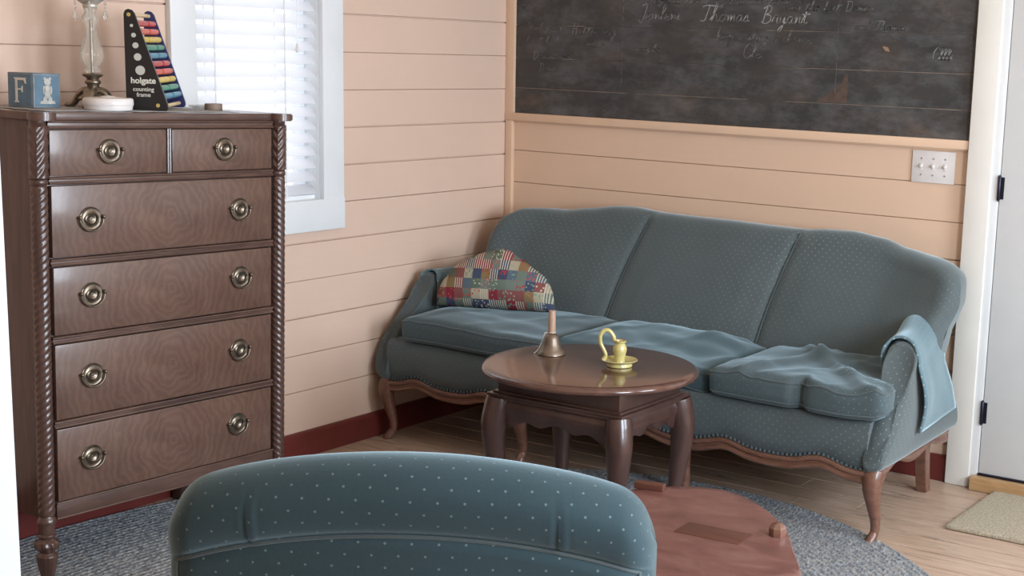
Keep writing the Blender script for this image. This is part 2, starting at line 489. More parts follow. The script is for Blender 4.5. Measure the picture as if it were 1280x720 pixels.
class MB:
    """collects pieces of one mesh"""

    def __init__(self):
        self.v, self.f, self.uv = [], [], []

    def add(self, verts, faces, uvs=None):
        o = len(self.v)
        self.v += [Vector(p) for p in verts]
        for k, fc in enumerate(faces):
            self.f.append([i + o for i in fc])
            self.uv.append(uvs[k] if uvs else None)
        return self

    def box(self, c, s, rot=None, bevel=0.0):
        bm = bmesh.new()
        bmesh.ops.create_cube(bm, size=1)
        for v in bm.verts:
            v.co = Vector((v.co.x * s[0], v.co.y * s[1], v.co.z * s[2]))
        if bevel > 0:
            bmesh.ops.bevel(bm, geom=bm.edges[:], offset=min(bevel, min(s) * 0.45), segments=2, profile=0.6, affect='EDGES')
        mt = Matrix.Translation(Vector(c)) @ (rot.to_4x4() if rot else Matrix())
        self.from_bm(bm, mt)
        return self

    def from_bm(self, bm, mt=Matrix()):
        bm.verts.ensure_lookup_table()
        bm.verts.index_update()
        self.add([mt @ v.co for v in bm.verts], [[v.index for v in f.verts] for f in bm.faces])
        bm.free()

    def grid(self, fn, nu, nv, cu=False, cv=False, uv=False, cap_u=False, uvref=None, capax=None):
        """fn(i, j) for i in 0..nu, j in 0..nv; cu / cv wrap that direction"""
        P = [[Vector(fn(i, j)) for j in range(nv + 1)] for i in range(nu + 1)]
        ru = nu if cu else nu + 1
        rv = nv if cv else nv + 1
        verts = [P[i][j] for i in range(ru) for j in range(rv)]
        U = V = None
        if uv:
            U = [[0.0] * (nv + 1) for _ in range(nu + 1)]
            V = [[0.0] * (nv + 1) for _ in range(nu + 1)]
            jm = nv // 2
            mid = [0.0]
            for i in range(1, nu + 1):
                mid.append(mid[-1] + (P[i][jm] - P[i - 1][jm]).length)
            for i in range(nu + 1):
                a = 0.0
                for j in range(nv + 1):
                    if j:
                        a += (P[i][j] - P[i][j - 1]).length
                    V[i][j] = a
                    U[i][j] = mid[i]
            if uvref is not None:
                V = [V[uvref] for _ in range(nu + 1)]
        faces, uvs = [], []
        for i in range(nu):
            for j in range(nv):
                a, b = (i % ru, j % rv), ((i + 1) % ru, j % rv)
                c, d = ((i + 1) % ru, (j + 1) % rv), (i % ru, (j + 1) % rv)
                faces.append([x * rv + y for x, y in (a, b, c, d)])
                if uv:
                    uvs.append([(U[i][j], V[i][j]), (U[i + 1][j], V[i + 1][j]), (U[i + 1][j + 1], V[i + 1][j + 1]), (U[i][j + 1], V[i][j + 1])])
        if cap_u and cv:
            for i, rev in ((0, False), (nu, True)):
                idx = [i * rv + j for j in range(rv)]
                if rev:
                    idx.reverse()
                faces.append(idx)
                if uv:
                    ds = [max(P[i][j][q] for j in range(rv)) - min(P[i][j][q] for j in range(rv)) for q in range(3)]
                    qa, qb = capax or sorted(sorted(range(3), key=lambda q: -ds[q])[:2])
                    uvs.append([(P[i][j][qa], P[i][j][qb]) for j in (range(rv) if not rev else range(rv - 1, -1, -1))])
        self.add(verts, faces, uvs if uv else None)
        return self

    def lathe(self, prof, c=(0, 0, 0), n=28, mod=None, cap=True):
        """prof = [(r, z)...]; mod(theta, z, r) -> r"""
        c = Vector(c)

        def fn(i, j):
            r, z = prof[i]
            th = 2 * PI * j / n
            if mod:
                r = mod(th, z, r)
            return c + Vector((r * math.cos(th), r * math.sin(th), z))
        self.grid(fn, len(prof) - 1, n, cv=True, cap_u=cap)
        return self

    def tube(self, path, rad, n=10, cap=True, squash=None):
        path = [Vector(p) for p in path]
        k = len(path)
        rads = rad if isinstance(rad, (list, tuple)) else [rad] * k
        T = []
        for i in range(k):
            a, b = path[max(0, i - 1)], path[min(k - 1, i + 1)]
            T.append((b - a).normalized())
        ref = Vector((0, 0, 1)) if abs(T[0].z) < 0.9 else Vector((1, 0, 0))
        nrm = (ref - T[0] * ref.dot(T[0])).normalized()
        fr = []
        for t in T:
            nrm = (nrm - t * nrm.dot(t)).normalized()
            fr.append((nrm.copy(), t.cross(nrm)))

        def fn(i, j):
            th = 2 * PI * j / n
            a, b = fr[i]
            s = squash or (1, 1)
            return path[i] + (a * math.cos(th) * s[0] + b * math.sin(th) * s[1]) * rads[i]
        self.grid(fn, k - 1, n, cv=True, cap_u=cap)
        return self

    def prism(self, poly, frame, depth):
        """poly 2-D outline; frame = (origin, ax, ay, an); extruded depth along an"""
        o, ax, ay, an = [Vector(q) for q in frame]
        k = len(poly)
        vs = [o + ax * p[0] + ay * p[1] for p in poly] + [o + ax * p[0] + ay * p[1] + an * depth for p in poly]
        fs = [list(range(k))[::-1], list(range(k, 2 * k))]
        for i in range(k):
            j = (i + 1) % k
            fs.append([i, j, j + k, i + k])
        self.add(vs, fs)
        return self

    def build(self, name, mat, parent=None, smooth=True, angle=40, subsurf=0, bevel=0.0):
        me = bpy.data.meshes.new(name)
        me.from_pydata(self.v, [], self.f)
        if any(u is not None for u in self.uv):
            ul = me.uv_layers.new(name='UVMap')
            for p, u in zip(me.polygons, self.uv):
                if u is None:
                    continue
                for li, q in zip(p.loop_indices, u):
                    ul.data[li].uv = q
        bm = bmesh.new()
        bm.from_mesh(me)
        bmesh.ops.recalc_face_normals(bm, faces=bm.faces[:])
        bm.to_mesh(me)
        bm.free()
        if smooth:
            me.polygons.foreach_set('use_smooth', [True] * len(me.polygons))
            me.set_sharp_from_angle(angle=math.radians(angle))
        me.materials.append(mat)
        o = bpy.data.objects.new(name, me)
        COL.objects.link(o)
        if parent is not None:
            o.parent = parent
        if bevel > 0:
            md = o.modifiers.new('bevel', 'BEVEL')
            md.width = bevel
            md.segments = 2
            md.limit_method = 'ANGLE'
            md.angle_limit = math.radians(40)
        if subsurf:
            md = o.modifiers.new('sub', 'SUBSURF')
            md.levels = md.render_levels = subsurf
        return o


def thing(name, label, cat, loc=(0, 0, 0), rot=(0, 0, 0), group=None):
    o = bpy.data.objects.new(name, None)
    COL.objects.link(o)
    o.location, o.rotation_euler = loc, rot
    o.empty_display_size = 0.1
    tag(o, label, cat, group)
    return o


def tag(o, label, cat, group=None):
    o['label'], o['category'], o['kind'] = label, cat, 'thing'
    if group:
        o['group'] = group
    return o


def struct(o, label=None):
    o['kind'] = 'structure'
    if label:
        o['label'] = label
    return o


def smoothstep(a, b, x):
    t = max(0.0, min(1.0, (x - a) / (b - a)))
    return t * t * (3 - 2 * t)


def interp(tab, x):
    if x <= tab[0][0]:
        return tab[0][1]
    for (x0, y0), (x1, y1) in zip(tab, tab[1:]):
        if x <= x1:
            t = (x - x0) / (x1 - x0)
            t2 = t * t * (3 - 2 * t)
            return y0 + (y1 - y0) * (0.5 * t + 0.5 * t2)
    return tab[-1][1]


def catmull(pts, per=8, closed=False):
    pts = [Vector(p) for p in pts]
    n = len(pts)
    out = []
    rng = range(n) if closed else range(n - 1)
    for i in rng:
        if closed:
            p0, p1, p2, p3 = pts[(i - 1) % n], pts[i], pts[(i + 1) % n], pts[(i + 2) % n]
        else:
            p0, p1, p2, p3 = pts[max(0, i - 1)], pts[i], pts[i + 1], pts[min(n - 1, i + 2)]
        for k in range(per):
            t = k / per
            out.append(0.5 * ((2 * p1) + (-p0 + p2) * t + (2 * p0 - 5 * p1 + 4 * p2 - p3) * t * t + (-p0 + 3 * p1 - 3 * p2 + p3) * t ** 3))
    if not closed:
        out.append(pts[-1])
    return out


def wob(p, s, seed=0.0):
    return noise.noise(Vector(p) * s + Vector((seed, seed * 1.7, -seed)))


def soft_box(mb, c, s, n=(14, 12, 5), r=0.04, puff=0.02, deform=None, rot=None):
    """rounded, puffed cushion with box-projected UVs in metres"""
    c = Vector(c)
    hx, hy, hz = s[0] / 2, s[1] / 2, s[2] / 2
    R = rot.to_3x3() if rot else Matrix.Identity(3)

    def shape(p):
        core = Vector((max(-hx + r, min(hx - r, p.x)), max(-hy + r, min(hy - r, p.y)), max(-hz + r, min(hz - r, p.z))))
        d = p - core
        if d.length > 1e-9:
            d = d.normalized() * r
        q = core + d
        fx, fy = 1 - (p.x / hx) ** 2, 1 - (p.y / hy) ** 2
        q.z += (1 if p.z > 0 else -1) * abs(p.z / hz) * puff * max(0, fx) ** 0.6 * max(0, fy) ** 0.6
        if deform:
            q = deform(q)
        return c + R @ q
    def lin(h, k):
        # denser near the ends so the rounded rim is smooth
        return [-h * math.cos(PI * i / k) * 0.35 + (-h + 2 * h * i / k) * 0.65 for i in range(k + 1)]
    X, Y, Z = lin(hx, n[0]), lin(hy, n[1]), lin(hz, n[2])
    index, verts, faces, uvs = {}, [], [], []

    def vid(p):
        key = (round(p[0], 6), round(p[1], 6), round(p[2], 6))
        if key not in index:
            index[key] = len(verts)
            verts.append(shape(Vector(p)))
        return index[key]
    for sgn in (-1, 1):
        for i in range(n[0]):
            for j in range(n[1]):
                q = [(X[i], Y[j]), (X[i + 1], Y[j]), (X[i + 1], Y[j + 1]), (X[i], Y[j + 1])]
                faces.append([vid((a, b, sgn * hz)) for a, b in q])
                uvs.append(q)
            for k in range(n[2]):
                q = [(X[i], Z[k]), (X[i + 1], Z[k]), (X[i + 1], Z[k + 1]), (X[i], Z[k + 1])]
                faces.append([vid((a, sgn * hy, b)) for a, b in q])
                uvs.append([(a, b + sgn * hy + sgn * hz) for a, b in q])
        for j in range(n[1]):
            for k in range(n[2]):
                q = [(Y[j], Z[k]), (Y[j + 1], Z[k]), (Y[j + 1], Z[k + 1]), (Y[j], Z[k + 1])]
                faces.append([vid((sgn * hx, a, b)) for a, b in q])
                uvs.append([(b + 0.013, a) for a, b in q])
    mb.add(verts, faces, uvs)
    return shape


# ------------------------------------------------------------------ the room
def plank_wall(mb, org, ax, nrm, a0, a1, seams, z0, z1, depth=0.09, seed=0):
    """boards between z0 and z1, running along ax from a0 to a1, face at org, grooves at the seam heights"""
    org, ax, nrm = Vector(org), Vector(ax), Vector(nrm)
    rnd = random.Random(seed)
    prof = [(z0, -depth), (z0, 0.0)]
    for s in sorted(seams):
        w = rnd.choice([0.0006, 0.001, 0.0014, 0.0024])
        if z0 + 0.01 < s < z1 - 0.01:
            off = rnd.uniform(-0.001, 0.001)
            prof += [(s - w - 0.001, 0), (s - w, -0.002), (s - w * 0.9, -0.012), (s + w * 0.9, -0.012), (s + w, -0.002), (s + w + 0.001, off * 0)]
    prof += [(z1, 0.0), (z1, -depth)]
    k = len(prof)

    def fn(i, j):
        z, d = prof[j % k]
        return org + ax * (a0 + (a1 - a0) * i) + nrm * d + Vector((0, 0, z))
    mb.grid(fn, 1, k, cv=True, cap_u=True)


CEIL = 2.62
seamsA = [1.652 - 0.14 * k for k in range(-7, 12) if k != 11]
mb = MB()
for (y0, y1, z0, z1) in ((-4.3, -1.74, 0, CEIL), (-1.12, 0.0, 0, CEIL), (-1.74, -1.12, 0, 0.93), (-1.74, -1.12, 2.28, CEIL)):
    plank_wall(mb, (0, 0, 0), (0, 1, 0), (1, 0, 0), y0, y1, seamsA, z0, z1, seed=3)
struct(mb.build('wall_left', M['peach_left'], smooth=False))
seamsB = [1.111 - 0.1385 * k for k in range(-12, 9)]
mb = MB()
for (x0, x1, z0, z1) in ((-0.09, 2.17, 0, CEIL), (3.13, 4.7, 0, CEIL), (2.17, 3.13, 2.06, CEIL)):
    plank_wall(mb, (0, 0, 0), (1, 0, 0), (0, -1, 0), x0, x1, seamsB, z0, z1, seed=5)
struct(mb.build('wall_back', M['peach'], smooth=False))
# right wall with two window openings, near wall with the doorway the photograph looks through
mb = MB()
XR = 4.7
for (y0, y1, z0, z1) in ((-4.3, -3.4, 0, CEIL), (-3.4, -2.4, 0, 0.85), (-3.4, -2.4, 2.15, CEIL), (-2.4, -1.75, 0, CEIL), (-1.75, -0.75, 0, 0.85), (-1.75, -0.75, 2.15, CEIL), (-0.75, 0.09, 0, CEIL)):
    plank_wall(mb, (XR, 0, 0), (0, 1, 0), (-1, 0, 0), y0, y1, seamsB, z0, z1, seed=8)
struct(mb.build('wall_right', M['peach'], smooth=False))
mb = MB()
plank_wall(mb, (0, -4.2, 0), (1, 0, 0), (0, 1, 0), 0.0, 2.55, seamsB, 0, CEIL, seed=9)
plank_wall(mb, (0, -4.2, 0), (1, 0, 0), (0, 1, 0), 2.55, 4.7, seamsB, 2.15, CEIL, seed=9)
struct(mb.build('wall_front', M['peach'], smooth=False))
mb = MB()
mb.box((1.60, -5.75, CEIL / 2), (0.08, 2.9, CEIL))
mb.box((4.74, -5.75, CEIL / 2), (0.08, 2.9, CEIL))
mb.box((3.17, -7.22, CEIL / 2), (3.22, 0.08, CEIL))
struct(mb.build('wall_hall', M['ceiling'], smooth=False))  # unseen hall walls, added to cut sky light coming through the doorway
mb = MB()
mb.box((2.583, -4.25, 1.075), (0.03, 0.12, 2.15), bevel=0.003)
mb.box((2.523, -4.305, 1.10), (0.11, 0.02, 2.2), bevel=0.004)
mb.box((2.523, -4.190, 1.10), (0.11, 0.02, 2.2), bevel=0.004)
struct(mb.build('trim_1', M['white_trim_shaded']), 'white casing of the doorway at the left edge')

mb = MB()
rnd = random.Random(2)
y = -7.2
while y < 0.25:
    w = 0.128
    cuts = [-0.12]
    x = -0.12 + rnd.uniform(0.6, 2.2)
    while x < 4.85:
        cuts.append(x)
        x += rnd.uniform(1.6, 2.8)
    cuts.append(5.2)
    for x0, x1 in zip(cuts, cuts[1:]):
        mb.box(((x0 + x1) / 2, y + w / 2, -0.01 + rnd.uniform(-0.0008, 0)), (x1 - x0 - 0.0015, w - rnd.choice([0.003, 0.005, 0.008]), 0.02), bevel=0.0015)
    y += w
mb.box((2.5, -3.5, -0.04), (5.4, 7.6, 0.035))
struct(mb.build('floor', M['floor'], smooth=False))
mb = MB()
mb.box((2.35, -3.6, CEIL + 0.03), (4.9, 7.5, 0.06))
struct(mb.build('ceiling', M['ceiling'], smooth=False))


def baseboard(mb, a, b, nrm, h=0.098, t=0.02):
    a, b, nrm = Vector(a), Vector(b), Vector(nrm)
    prof = [(0, 0), (t, 0), (t, h - 0.012), (t - 0.006, h - 0.003), (t - 0.012, h), (0, h)]
    k = len(prof)
    mb.grid(lambda i, j: (a if i == 0 else b) + nrm * prof[j % k][0] + Vector((0, 0, prof[j % k][1])), 1, k, cv=True, cap_u=True)


mb = MB(); baseboard(mb, (0, -4.2, 0), (0, 0, 0), (1, 0, 0))
struct(mb.build('baseboard_left', M['red_base'], smooth=False))
mb = MB(); baseboard(mb, (0.02, 0, 0), (2.10, 0, 0), (0, -1, 0)); 
struct(mb.build('baseboard_back', M['red_base'], smooth=False))
mb = MB(); baseboard(mb, (4.7, -4.2, 0), (4.7, 0, 0), (-1, 0, 0))
struct(mb.build('baseboard_right', M['red_base'], smooth=False))
# corner batten and ledge under the blackboard
mb = MB(); mb.box((0.02, -0.010, 0.67), (0.036, 0.022, 1.14), bevel=0.003)
struct(mb.build('trim_2', M['peach_trim']), 'peach batten in the corner')
mb = MB()
mb.box((1.05, -0.012, 1.256), (2.096, 0.026, 0.033), bevel=0.003)
mb.box((1.05, -0.006, 1.238), (2.096, 0.012, 0.008), bevel=0.001)
mb.box((0.023, -0.011, 1.78), (0.046, 0.024, 1.02), bevel=0.003)
struct(mb.build('trim_3', M['peach_trim']), 'peach moulding framing the blackboard')

# blackboard
bb = thing('blackboard', 'old worn black board of wide planks above the sofa with chalk writing', 'blackboard', (0, 0, 0))
mb = MB()
bz = [1.272, 1.380, 1.508, 1.646, 1.784, 1.922, 2.06, 2.20, 2.29]
for z0, z1 in zip(bz, bz[1:]):
    mb.box((1.072, -0.005, (z0 + z1) / 2), (2.052, 0.009, z1 - z0 - 0.0012), bevel=0.0012)
mb.build('boards', M['board'], bb, smooth=False)
for z, segs in ((1.380, ((0.05, 0.62), (0.66, 1.18), (1.35, 2.09))), (1.508, ((0.3, 0.36), (1.38, 2.09))), (1.646, ((0.32, 0.4), (1.25, 1.5))), (1.784, ((0.4, 1.2),))):
    for x0, x1 in segs:
        mb = MB()
        pts = [(x0 + (x1 - x0) * t / 20, 0) for t in range(21)]
        for (xa, _), (xb, _) in zip(pts, pts[1:]):
            h = 0.0016 + 0.0016 * abs(wob((xa, 3, z), 9))
            mb.box(((xa + xb) / 2, -0.0098, z - 0.001), (xb - xa, 0.001, h))
        mb.build('worn_edge', M['seam'], bb, smooth=False)
# worn bare patches
mb = MB()
mb.prism([(0, 0), (0.02, -0.004), (0.028, -0.02), (0.012, -0.018), (0.0, -0.006)], ((1.738, -0.0094, 1.598), (1, 0, 0), (0, 0, 1), (0, -1, 0)), 0.0008)
mb.build('bare_chip', M['bare_wood'], bb, smooth=False)
mb = MB()
mb.prism([(0.10, 0.0), (0.10, 0.112), (0.085, 0.10), (0.075, 0.07), (0.045, 0.055), (0.025, 0.03), (-0.01, 0.012), (-0.03, 0.0)], ((1.505, -0.0094, 1.383), (1, 0, 0), (0, 0, 1), (0, -1, 0)), 0.0006)
mb.build('worn_patch', M['brown_wear'], bb, smooth=False)

# chalk handwriting: hand-drawn strokes
GL = {
    'T': ([[(0, .95), (.25, 1.05), (.8, 1.0)], [(.42, 1.0), (.36, .5), (.28, .05), (.05, .02)]], .62),
    'h': ([[(0, .1), (.2, .6), (.3, 1.05), (.2, 1.1), (.13, .5), (.1, 0), (.2, .38), (.34, .46), (.38, .2), (.42, 0), (.56, .08)]], .55),
    'o': ([[(.3, .44), (.12, .4), (.05, .18), (.16, 0), (.34, .08), (.38, .3), (.3, .44), (.5, .4)]], .48),
    'm': ([[(0, .35), (.08, .42), (.1, 0), (.16, .34), (.26, .42), (.28, 0), (.35, .34), (.46, .42), (.48, .06), (.58, .04)]], .58),
    'a': ([[(.34, .42), (.14, .4), (.06, .16), (.14, 0), (.3, .12), (.36, .42), (.36, .06), (.5, .06)]], .48),
    's': ([[(0, .05), (.18, .45), (.26, .2), (.2, .02), (.06, .04), (.36, .08)]], .36),
    'B': ([[(.12, 0), (.16, .5), (.22, 1.0)], [(.02, .9), (.3, 1.08), (.5, .9), (.4, .62), (.2, .54), (.5, .46), (.54, .16), (.3, -.02), (.05, .08)]], .66),
    'r': ([[(0, .1), (.12, .46), (.2, .38), (.3, .4), (.3, .05), (.42, .06)]], .4),
    'y': ([[(0, .38), (.08, .42), (.1, .1), (.24, .08), (.34, .42), (.32, -.1), (.2, -.5), (.08, -.38), (.44, .08)]], .44),
    'n': ([[(0, .35), (.08, .42), (.1, 0), (.18, .34), (.3, .42), (.33, .06), (.44, .06)]], .44),
    't': ([[(.02, .1), (.2, .8), (.16, .3), (.2, .02), (.36, .1)], [(.02, .56), (.4, .6)]], .38),
    'e': ([[(0, .12), (.26, .3), (.2, .44), (.08, .36), (.06, .1), (.2, 0), (.38, .1)]], .36),
    'l': ([[(0, .1), (.26, .8), (.22, 1.05), (.12, .9), (.1, .1), (.2, 0), (.3, .1)]], .3),
    'd': ([[(.3, .4), (.1, .38), (.06, .1), (.2, 0), (.34, .3), (.42, 1.0), (.38, .1), (.5, .06)]], .5),
    'i': ([[(0, .1), (.12, .42), (.12, .04), (.24, .08)], [(.14, .6), (.15, .64)]], .24),
    'u': ([[(0, .38), (.06, .42), (.07, .08), (.2, .02), (.3, .42), (.3, .06), (.42, .06)]], .42),
    'k': ([[(.05, 0), (.2, 1.05), (.1, .9), (.08, 0), (.3, .44), (.14, .22), (.34, 0), (.44, .06)]], .44),
    'g': ([[(.3, .4), (.1, .38), (.08, .1), (.3, .2), (.32, .42), (.3, -.2), (.16, -.46), (.06, -.3), (.42, .1)]], .42),
    'p': ([[(0, .3), (.1, .45), (.06, -.48), (.1, .2), (.28, .44), (.32, .12), (.14, .02)]], .4),
    'b': ([[(0, .1), (.24, .85), (.18, 1.05), (.1, .8), (.08, .06), (.26, .02), (.34, .3), (.2, .38), (.42, .36)]], .42),
    'w': ([[(0, .4), (.06, .06), (.18, .04), (.26, .4), (.3, .06), (.42, .06), (.46, .4), (.56, .36)]], .56),
    'c': ([[(.28, .36), (.14, .44), (.05, .2), (.14, 0), (.34, .1)]], .34),
    'C': ([[(.5, .85), (.3, 1.05), (.06, .6), (.12, .1), (.36, -.02), (.56, .2)]], .56),
    'H': ([[(.1, 0), (.14, 1.0)], [(.44, 0), (.48, 1.0)], [(.1, .5), (.5, .54)]], .6),
    'D': ([[(.12, 0), (.16, 1.0)], [(.02, .96), (.4, .98), (.56, .5), (.36, .02), (.06, .02)]], .64),
    'S': ([[(.5, .9), (.3, 1.05), (.12, .8), (.36, .5), (.42, .18), (.2, -.02), (.02, .16)]], .5),
    'J': ([[(.1, .95), (.4, 1.02), (.36, .3), (.2, -.2), (.04, 0)]], .46),
    'I': ([[(.12, 0), (.16, .9)]], .26),
    ' ': ([], .42),
}


def stroke(mb, pts, w, ybase=-0.0101):
    """flat chalk line on the board, pts in (x, z)"""
    p = [Vector((a, 0, b)) for a, b in pts]
    p = catmull(p, 5)
    for a, b in zip(p, p[1:]):
        d = b - a
        if d.length < 1e-6:
            continue
        s = Vector((-d.z, 0, d.x)).normalized() * w / 2
        e = d.normalized() * w * 0.3
        yv = Vector((0, ybase, 0))
        mb.add([a - s - e + yv, a + s - e + yv, b + s + e + yv, b - s + e + yv], [[0, 1, 2, 3]])


def write(mb, text, x, z, h, w=0.0022, slope=0.0, xs=1.0):
    for ch in text:
        st, adv = GL[ch]
        for s in st:
            stroke(mb, [(x + (a + b * 0.18) * h * xs, z + b * h + slope * a * h) for a, b in s], w)
        x += adv * h * xs
        z += slope * adv * h * xs
    return x


LINES = [
    ('Thomas', 0.955, 1.676, 0.058, 0.0034, 0, 1.22, 'chalk'), ('Bryant', 1.225, 1.672, 0.062, 0.0034, 0, 1.15, 'chalk'),
    ('Jemleni', 0.665, 1.676, 0.060, 0.0030, 0, 1.20, 'mid'), ('and Thomas', 1.62, 1.655, 0.032, 0.0024, 0, 1.3, 'faint'),
    ('keep waiting a chance', 1.03, 1.605, 0.042, 0.0024, -0.01, 1.15, 'faint'), ('Hattie ray', 0.335, 1.612, 0.044, 0.0026, 0, 1.2, 'faint'),
    ('Stanley and', 0.10, 1.625, 0.030, 0.0020, 0, 1.3, 'faint'), ('I sat last', 0.10, 1.575, 0.030, 0.0020, 0, 1.5, 'faint'),
    ('and so', 0.40, 1.565, 0.030, 0.0020, 0, 1.3, 'faint'), ('Domini musica', 0.135, 1.503, 0.034, 0.0022, 0, 1.3, 'faint'),
    ('Domini', 0.17, 1.455, 0.030, 0.0018, 0, 1.3, 'faint'), ('Cllli', 1.93, 1.555, 0.042, 0.0030, -0.02, 1.1, 'mid'),
    ('Cle', 1.15, 1.540, 0.052, 0.0024, 0, 1.3, 'faint'), ('may be', 0.655, 1.548, 0.036, 0.0022, 0, 1.2, 'faint'),
    ('sing all the long summer term', 0.70, 1.742, 0.036, 0.0026, 0, 1.5, 'faint'), ('and the last Domini', 1.33, 1.722, 0.036, 0.0026, 0, 1.25, 'faint')]
for text, x, z, h, w, sl, xs, key in LINES:
    for word in text.split(' '):
        mb = MB()
        x2 = write(mb, word, x, z, h, w, sl, xs)
        z += sl * (x2 - x)
        x = x2 + 0.42 * h * xs
        mb.build('chalk_writing' if key == 'chalk' else 'faded_chalk_writing', M['chalk_faint' if key == 'faint' else 'chalk' if key == 'chalk' else 'chalk_mid'], bb, smooth=False)
for x0 in (0.592, 1.555):
    mb = MB()
    z = 1.42
    while z < 1.76:
        stroke(mb, [(x0 + rnd.uniform(-.001, .001), z), (x0, z + .012), (x0, z + .022)], 0.0022)
        z += rnd.uniform(.024, .045)
    mb.build('chalk_line', M['chalk_faint'], bb, smooth=False)['kind'] = 'stuff'

# ---- window 1 with casing, sash and glass
w1 = bpy.data.objects.new('window_1', None); COL.objects.link(w1); struct(w1, 'window with white casing behind the dresser')
mb = MB()
for yc in (-1.773, -1.086):
    mb.box((0.012, yc, 1.60), (0.024, 0.106, 1.47), bevel=0.003)
mb.box((0.0135, -1.43, 0.914), (0.027, 0.796, 0.116), bevel=0.003)
mb.box((0.0135, -1.43, 2.33), (0.027, 0.81, 0.12), bevel=0.003)
mb.build('casing', M['white_trim'], w1)
mb = MB()
for yc in (-1.727, -1.133):
    mb.box((-0.055, yc, 1.62), (0.11, 0.014, 1.34), bevel=0.002)
mb.box((-0.055, -1.43, 0.962), (0.11, 0.60, 0.018), bevel=0.002)
mb.box((-0.055, -1.43, 2.278), (0.11, 0.60, 0.014), bevel=0.002)
mb.build('jamb', M['white_trim'], w1)
mb = MB()
for yc in (-1.70, -1.16):
    mb.box((-0.085, yc, 1.62), (0.03, 0.04, 1.30), bevel=0.003)
for zc in (0.995, 1.73, 2.25):
    mb.box((-0.085, -1.43, zc), (0.03, 0.58, 0.045), bevel=0.003)
mb.build('sash', M['white_trim'], w1)
mb = MB(); mb.box((-0.09, -1.43, 1.62), (0.004, 0.52, 1.22))
mb.build('pane', M['pane'], w1, smooth=False)
# the blind
bl = thing('window_blind', 'white slatted venetian blind lowered in the window behind the dresser', 'blind', (-0.03, -1.43, 2.24))
mb = MB()
pitch = 0.0475
nz = 26
for k in range(nz):
    z = -0.045 - k * pitch
    if z < -1.25:
        break
    # curved slat tilted so that its room edge hangs low
    def slat(i, j, z=z):
        t = j / 4 - 0.5
        a = math.radians(44)
        d = 0.049 * t
        crown = 0.003 * (1 - (2 * t) ** 2)
        return (d * math.cos(a) + crown * math.sin(a), -0.288 + 0.576 * i, z - d * math.sin(a) + crown * math.cos(a))
    mb.grid(slat, 1, 4)
mb.build('slats', M['blind'], bl)
mb = MB(); mb.box((0, 0, -1.262), (0.022, 0.576, 0.016), bevel=0.003)
mb.build('bottom_rail', M['white_trim'], bl)
mb = MB(); mb.box((0, 0, 0.0), (0.05, 0.578, 0.045), bevel=0.003)
mb.build('head_rail', M['white_trim'], bl)
for yy in (-0.19, 0.13):
    mb = MB()
    mb.box((0.026, yy, -0.63), (0.002, 0.006, 1.26))
    mb.box((-0.026, yy, -0.63), (0.002, 0.006, 1.26))
    mb.build('ladder_tape', M['white_trim'], bl)
mb = MB()
mb.tube([(0.034, 0.178, -0.02), (0.036, 0.18, -0.4), (0.035, 0.181, -0.70)], 0.0012, 6)
mb.lathe([(0.001, 0), (0.004, -0.004), (0.006, -0.022), (0.006, -0.03), (0.002, -0.033)], (0.035, 0.181, -0.70), 10)
mb.build('lift_cord', M['plastic'], bl)

# ---- door 1
d1 = bpy.data.objects.new('door_1', None); COL.objects.link(d1); struct(d1, 'pale grey door in the back wall at the right edge')
mb = MB()
mb.box((2.655, -0.004, 1.055), (0.862, 0.036, 1.99), bevel=0.002)
mb.build('door_leaf', M['door_paint'], d1)
mb = MB()
mb.box((2.145, -0.016, 1.04), (0.090, 0.034, 2.08), bevel=0.003)
mb.box((3.16, -0.016, 1.04), (0.090, 0.034, 2.08), bevel=0.003)
mb.box((2.65, -0.016, 2.125), (1.11, 0.034, 0.09), bevel=0.003)
mb.build('door_casing', M['cream_trim'], d1)
mb = MB()
mb.box((2.205, -0.008, 1.03), (0.032, 0.030, 2.06), bevel=0.004)
mb.box((3.10, -0.008, 1.03), (0.032, 0.030, 2.06), bevel=0.004)
mb.build('door_jamb', M['white_trim'], d1)
for zc in (1.112, 0.288, 1.85):
    mb = MB()
    mb.lathe([(0.001, -0.048), (0.004, -0.044), (0.0065, -0.04), (0.0065, 0.04), (0.004, 0.044), (0.001, 0.048)], (2.222, -0.027, zc), 10)
    mb.box((2.231, -0.0235, zc), (0.016, 0.003, 0.078))
    mb.build('hinge', M['dark_metal'], d1)
mb = MB(); mb.box((2.655, -0.015, 0.056), (0.86, 0.03, 0.008)); mb.build('weather_strip', M['dark_metal'], d1)
mb = MB(); mb.box((2.655, -0.032, 0.026), (0.90, 0.064, 0.050), bevel=0.004)
struct(mb.build('trim_4', M['pine']), 'pine threshold below the door')

# ---- switch plate
sw = thing('switch_plate', 'white triple light switch plate on the peach wall beside the door', 'light switch', (1.962, -0.001, 1.168))
mb = MB()
pr = [(-0.083, -0.059), (0.083, -0.059), (0.083, 0.059), (-0.083, 0.059)]
mb.box((0, -0.003, 0), (0.165, 0.006, 0.117), bevel=0.0028)
mb.build('plate', M['plastic'], sw)
for dx in (-0.046, 0.0, 0.046):
    mb = MB()
    mb.box((dx, -0.0062, 0), (0.011, 0.002, 0.025), bevel=0.0008)
    mb.box((dx, -0.011, 0.003), (0.0085, 0.013, 0.009), Matrix.Rotation(0.5, 3, 'X'), bevel=0.002)
    mb.build('toggle', M['plastic'], sw)
    for dz in (-0.03, 0.03):
        mb = MB()
        bmx = bmesh.new(); bmesh.ops.create_cone(bmx, cap_ends=True, segments=12, radius1=0.0032, radius2=0.0026, depth=0.0016)
        mb.from_bm(bmx, Matrix.Translation((dx, -0.0066, dz)) @ Matrix.Rotation(PI / 2, 4, 'X'))
        mb.build('screw', M['steel'], sw)

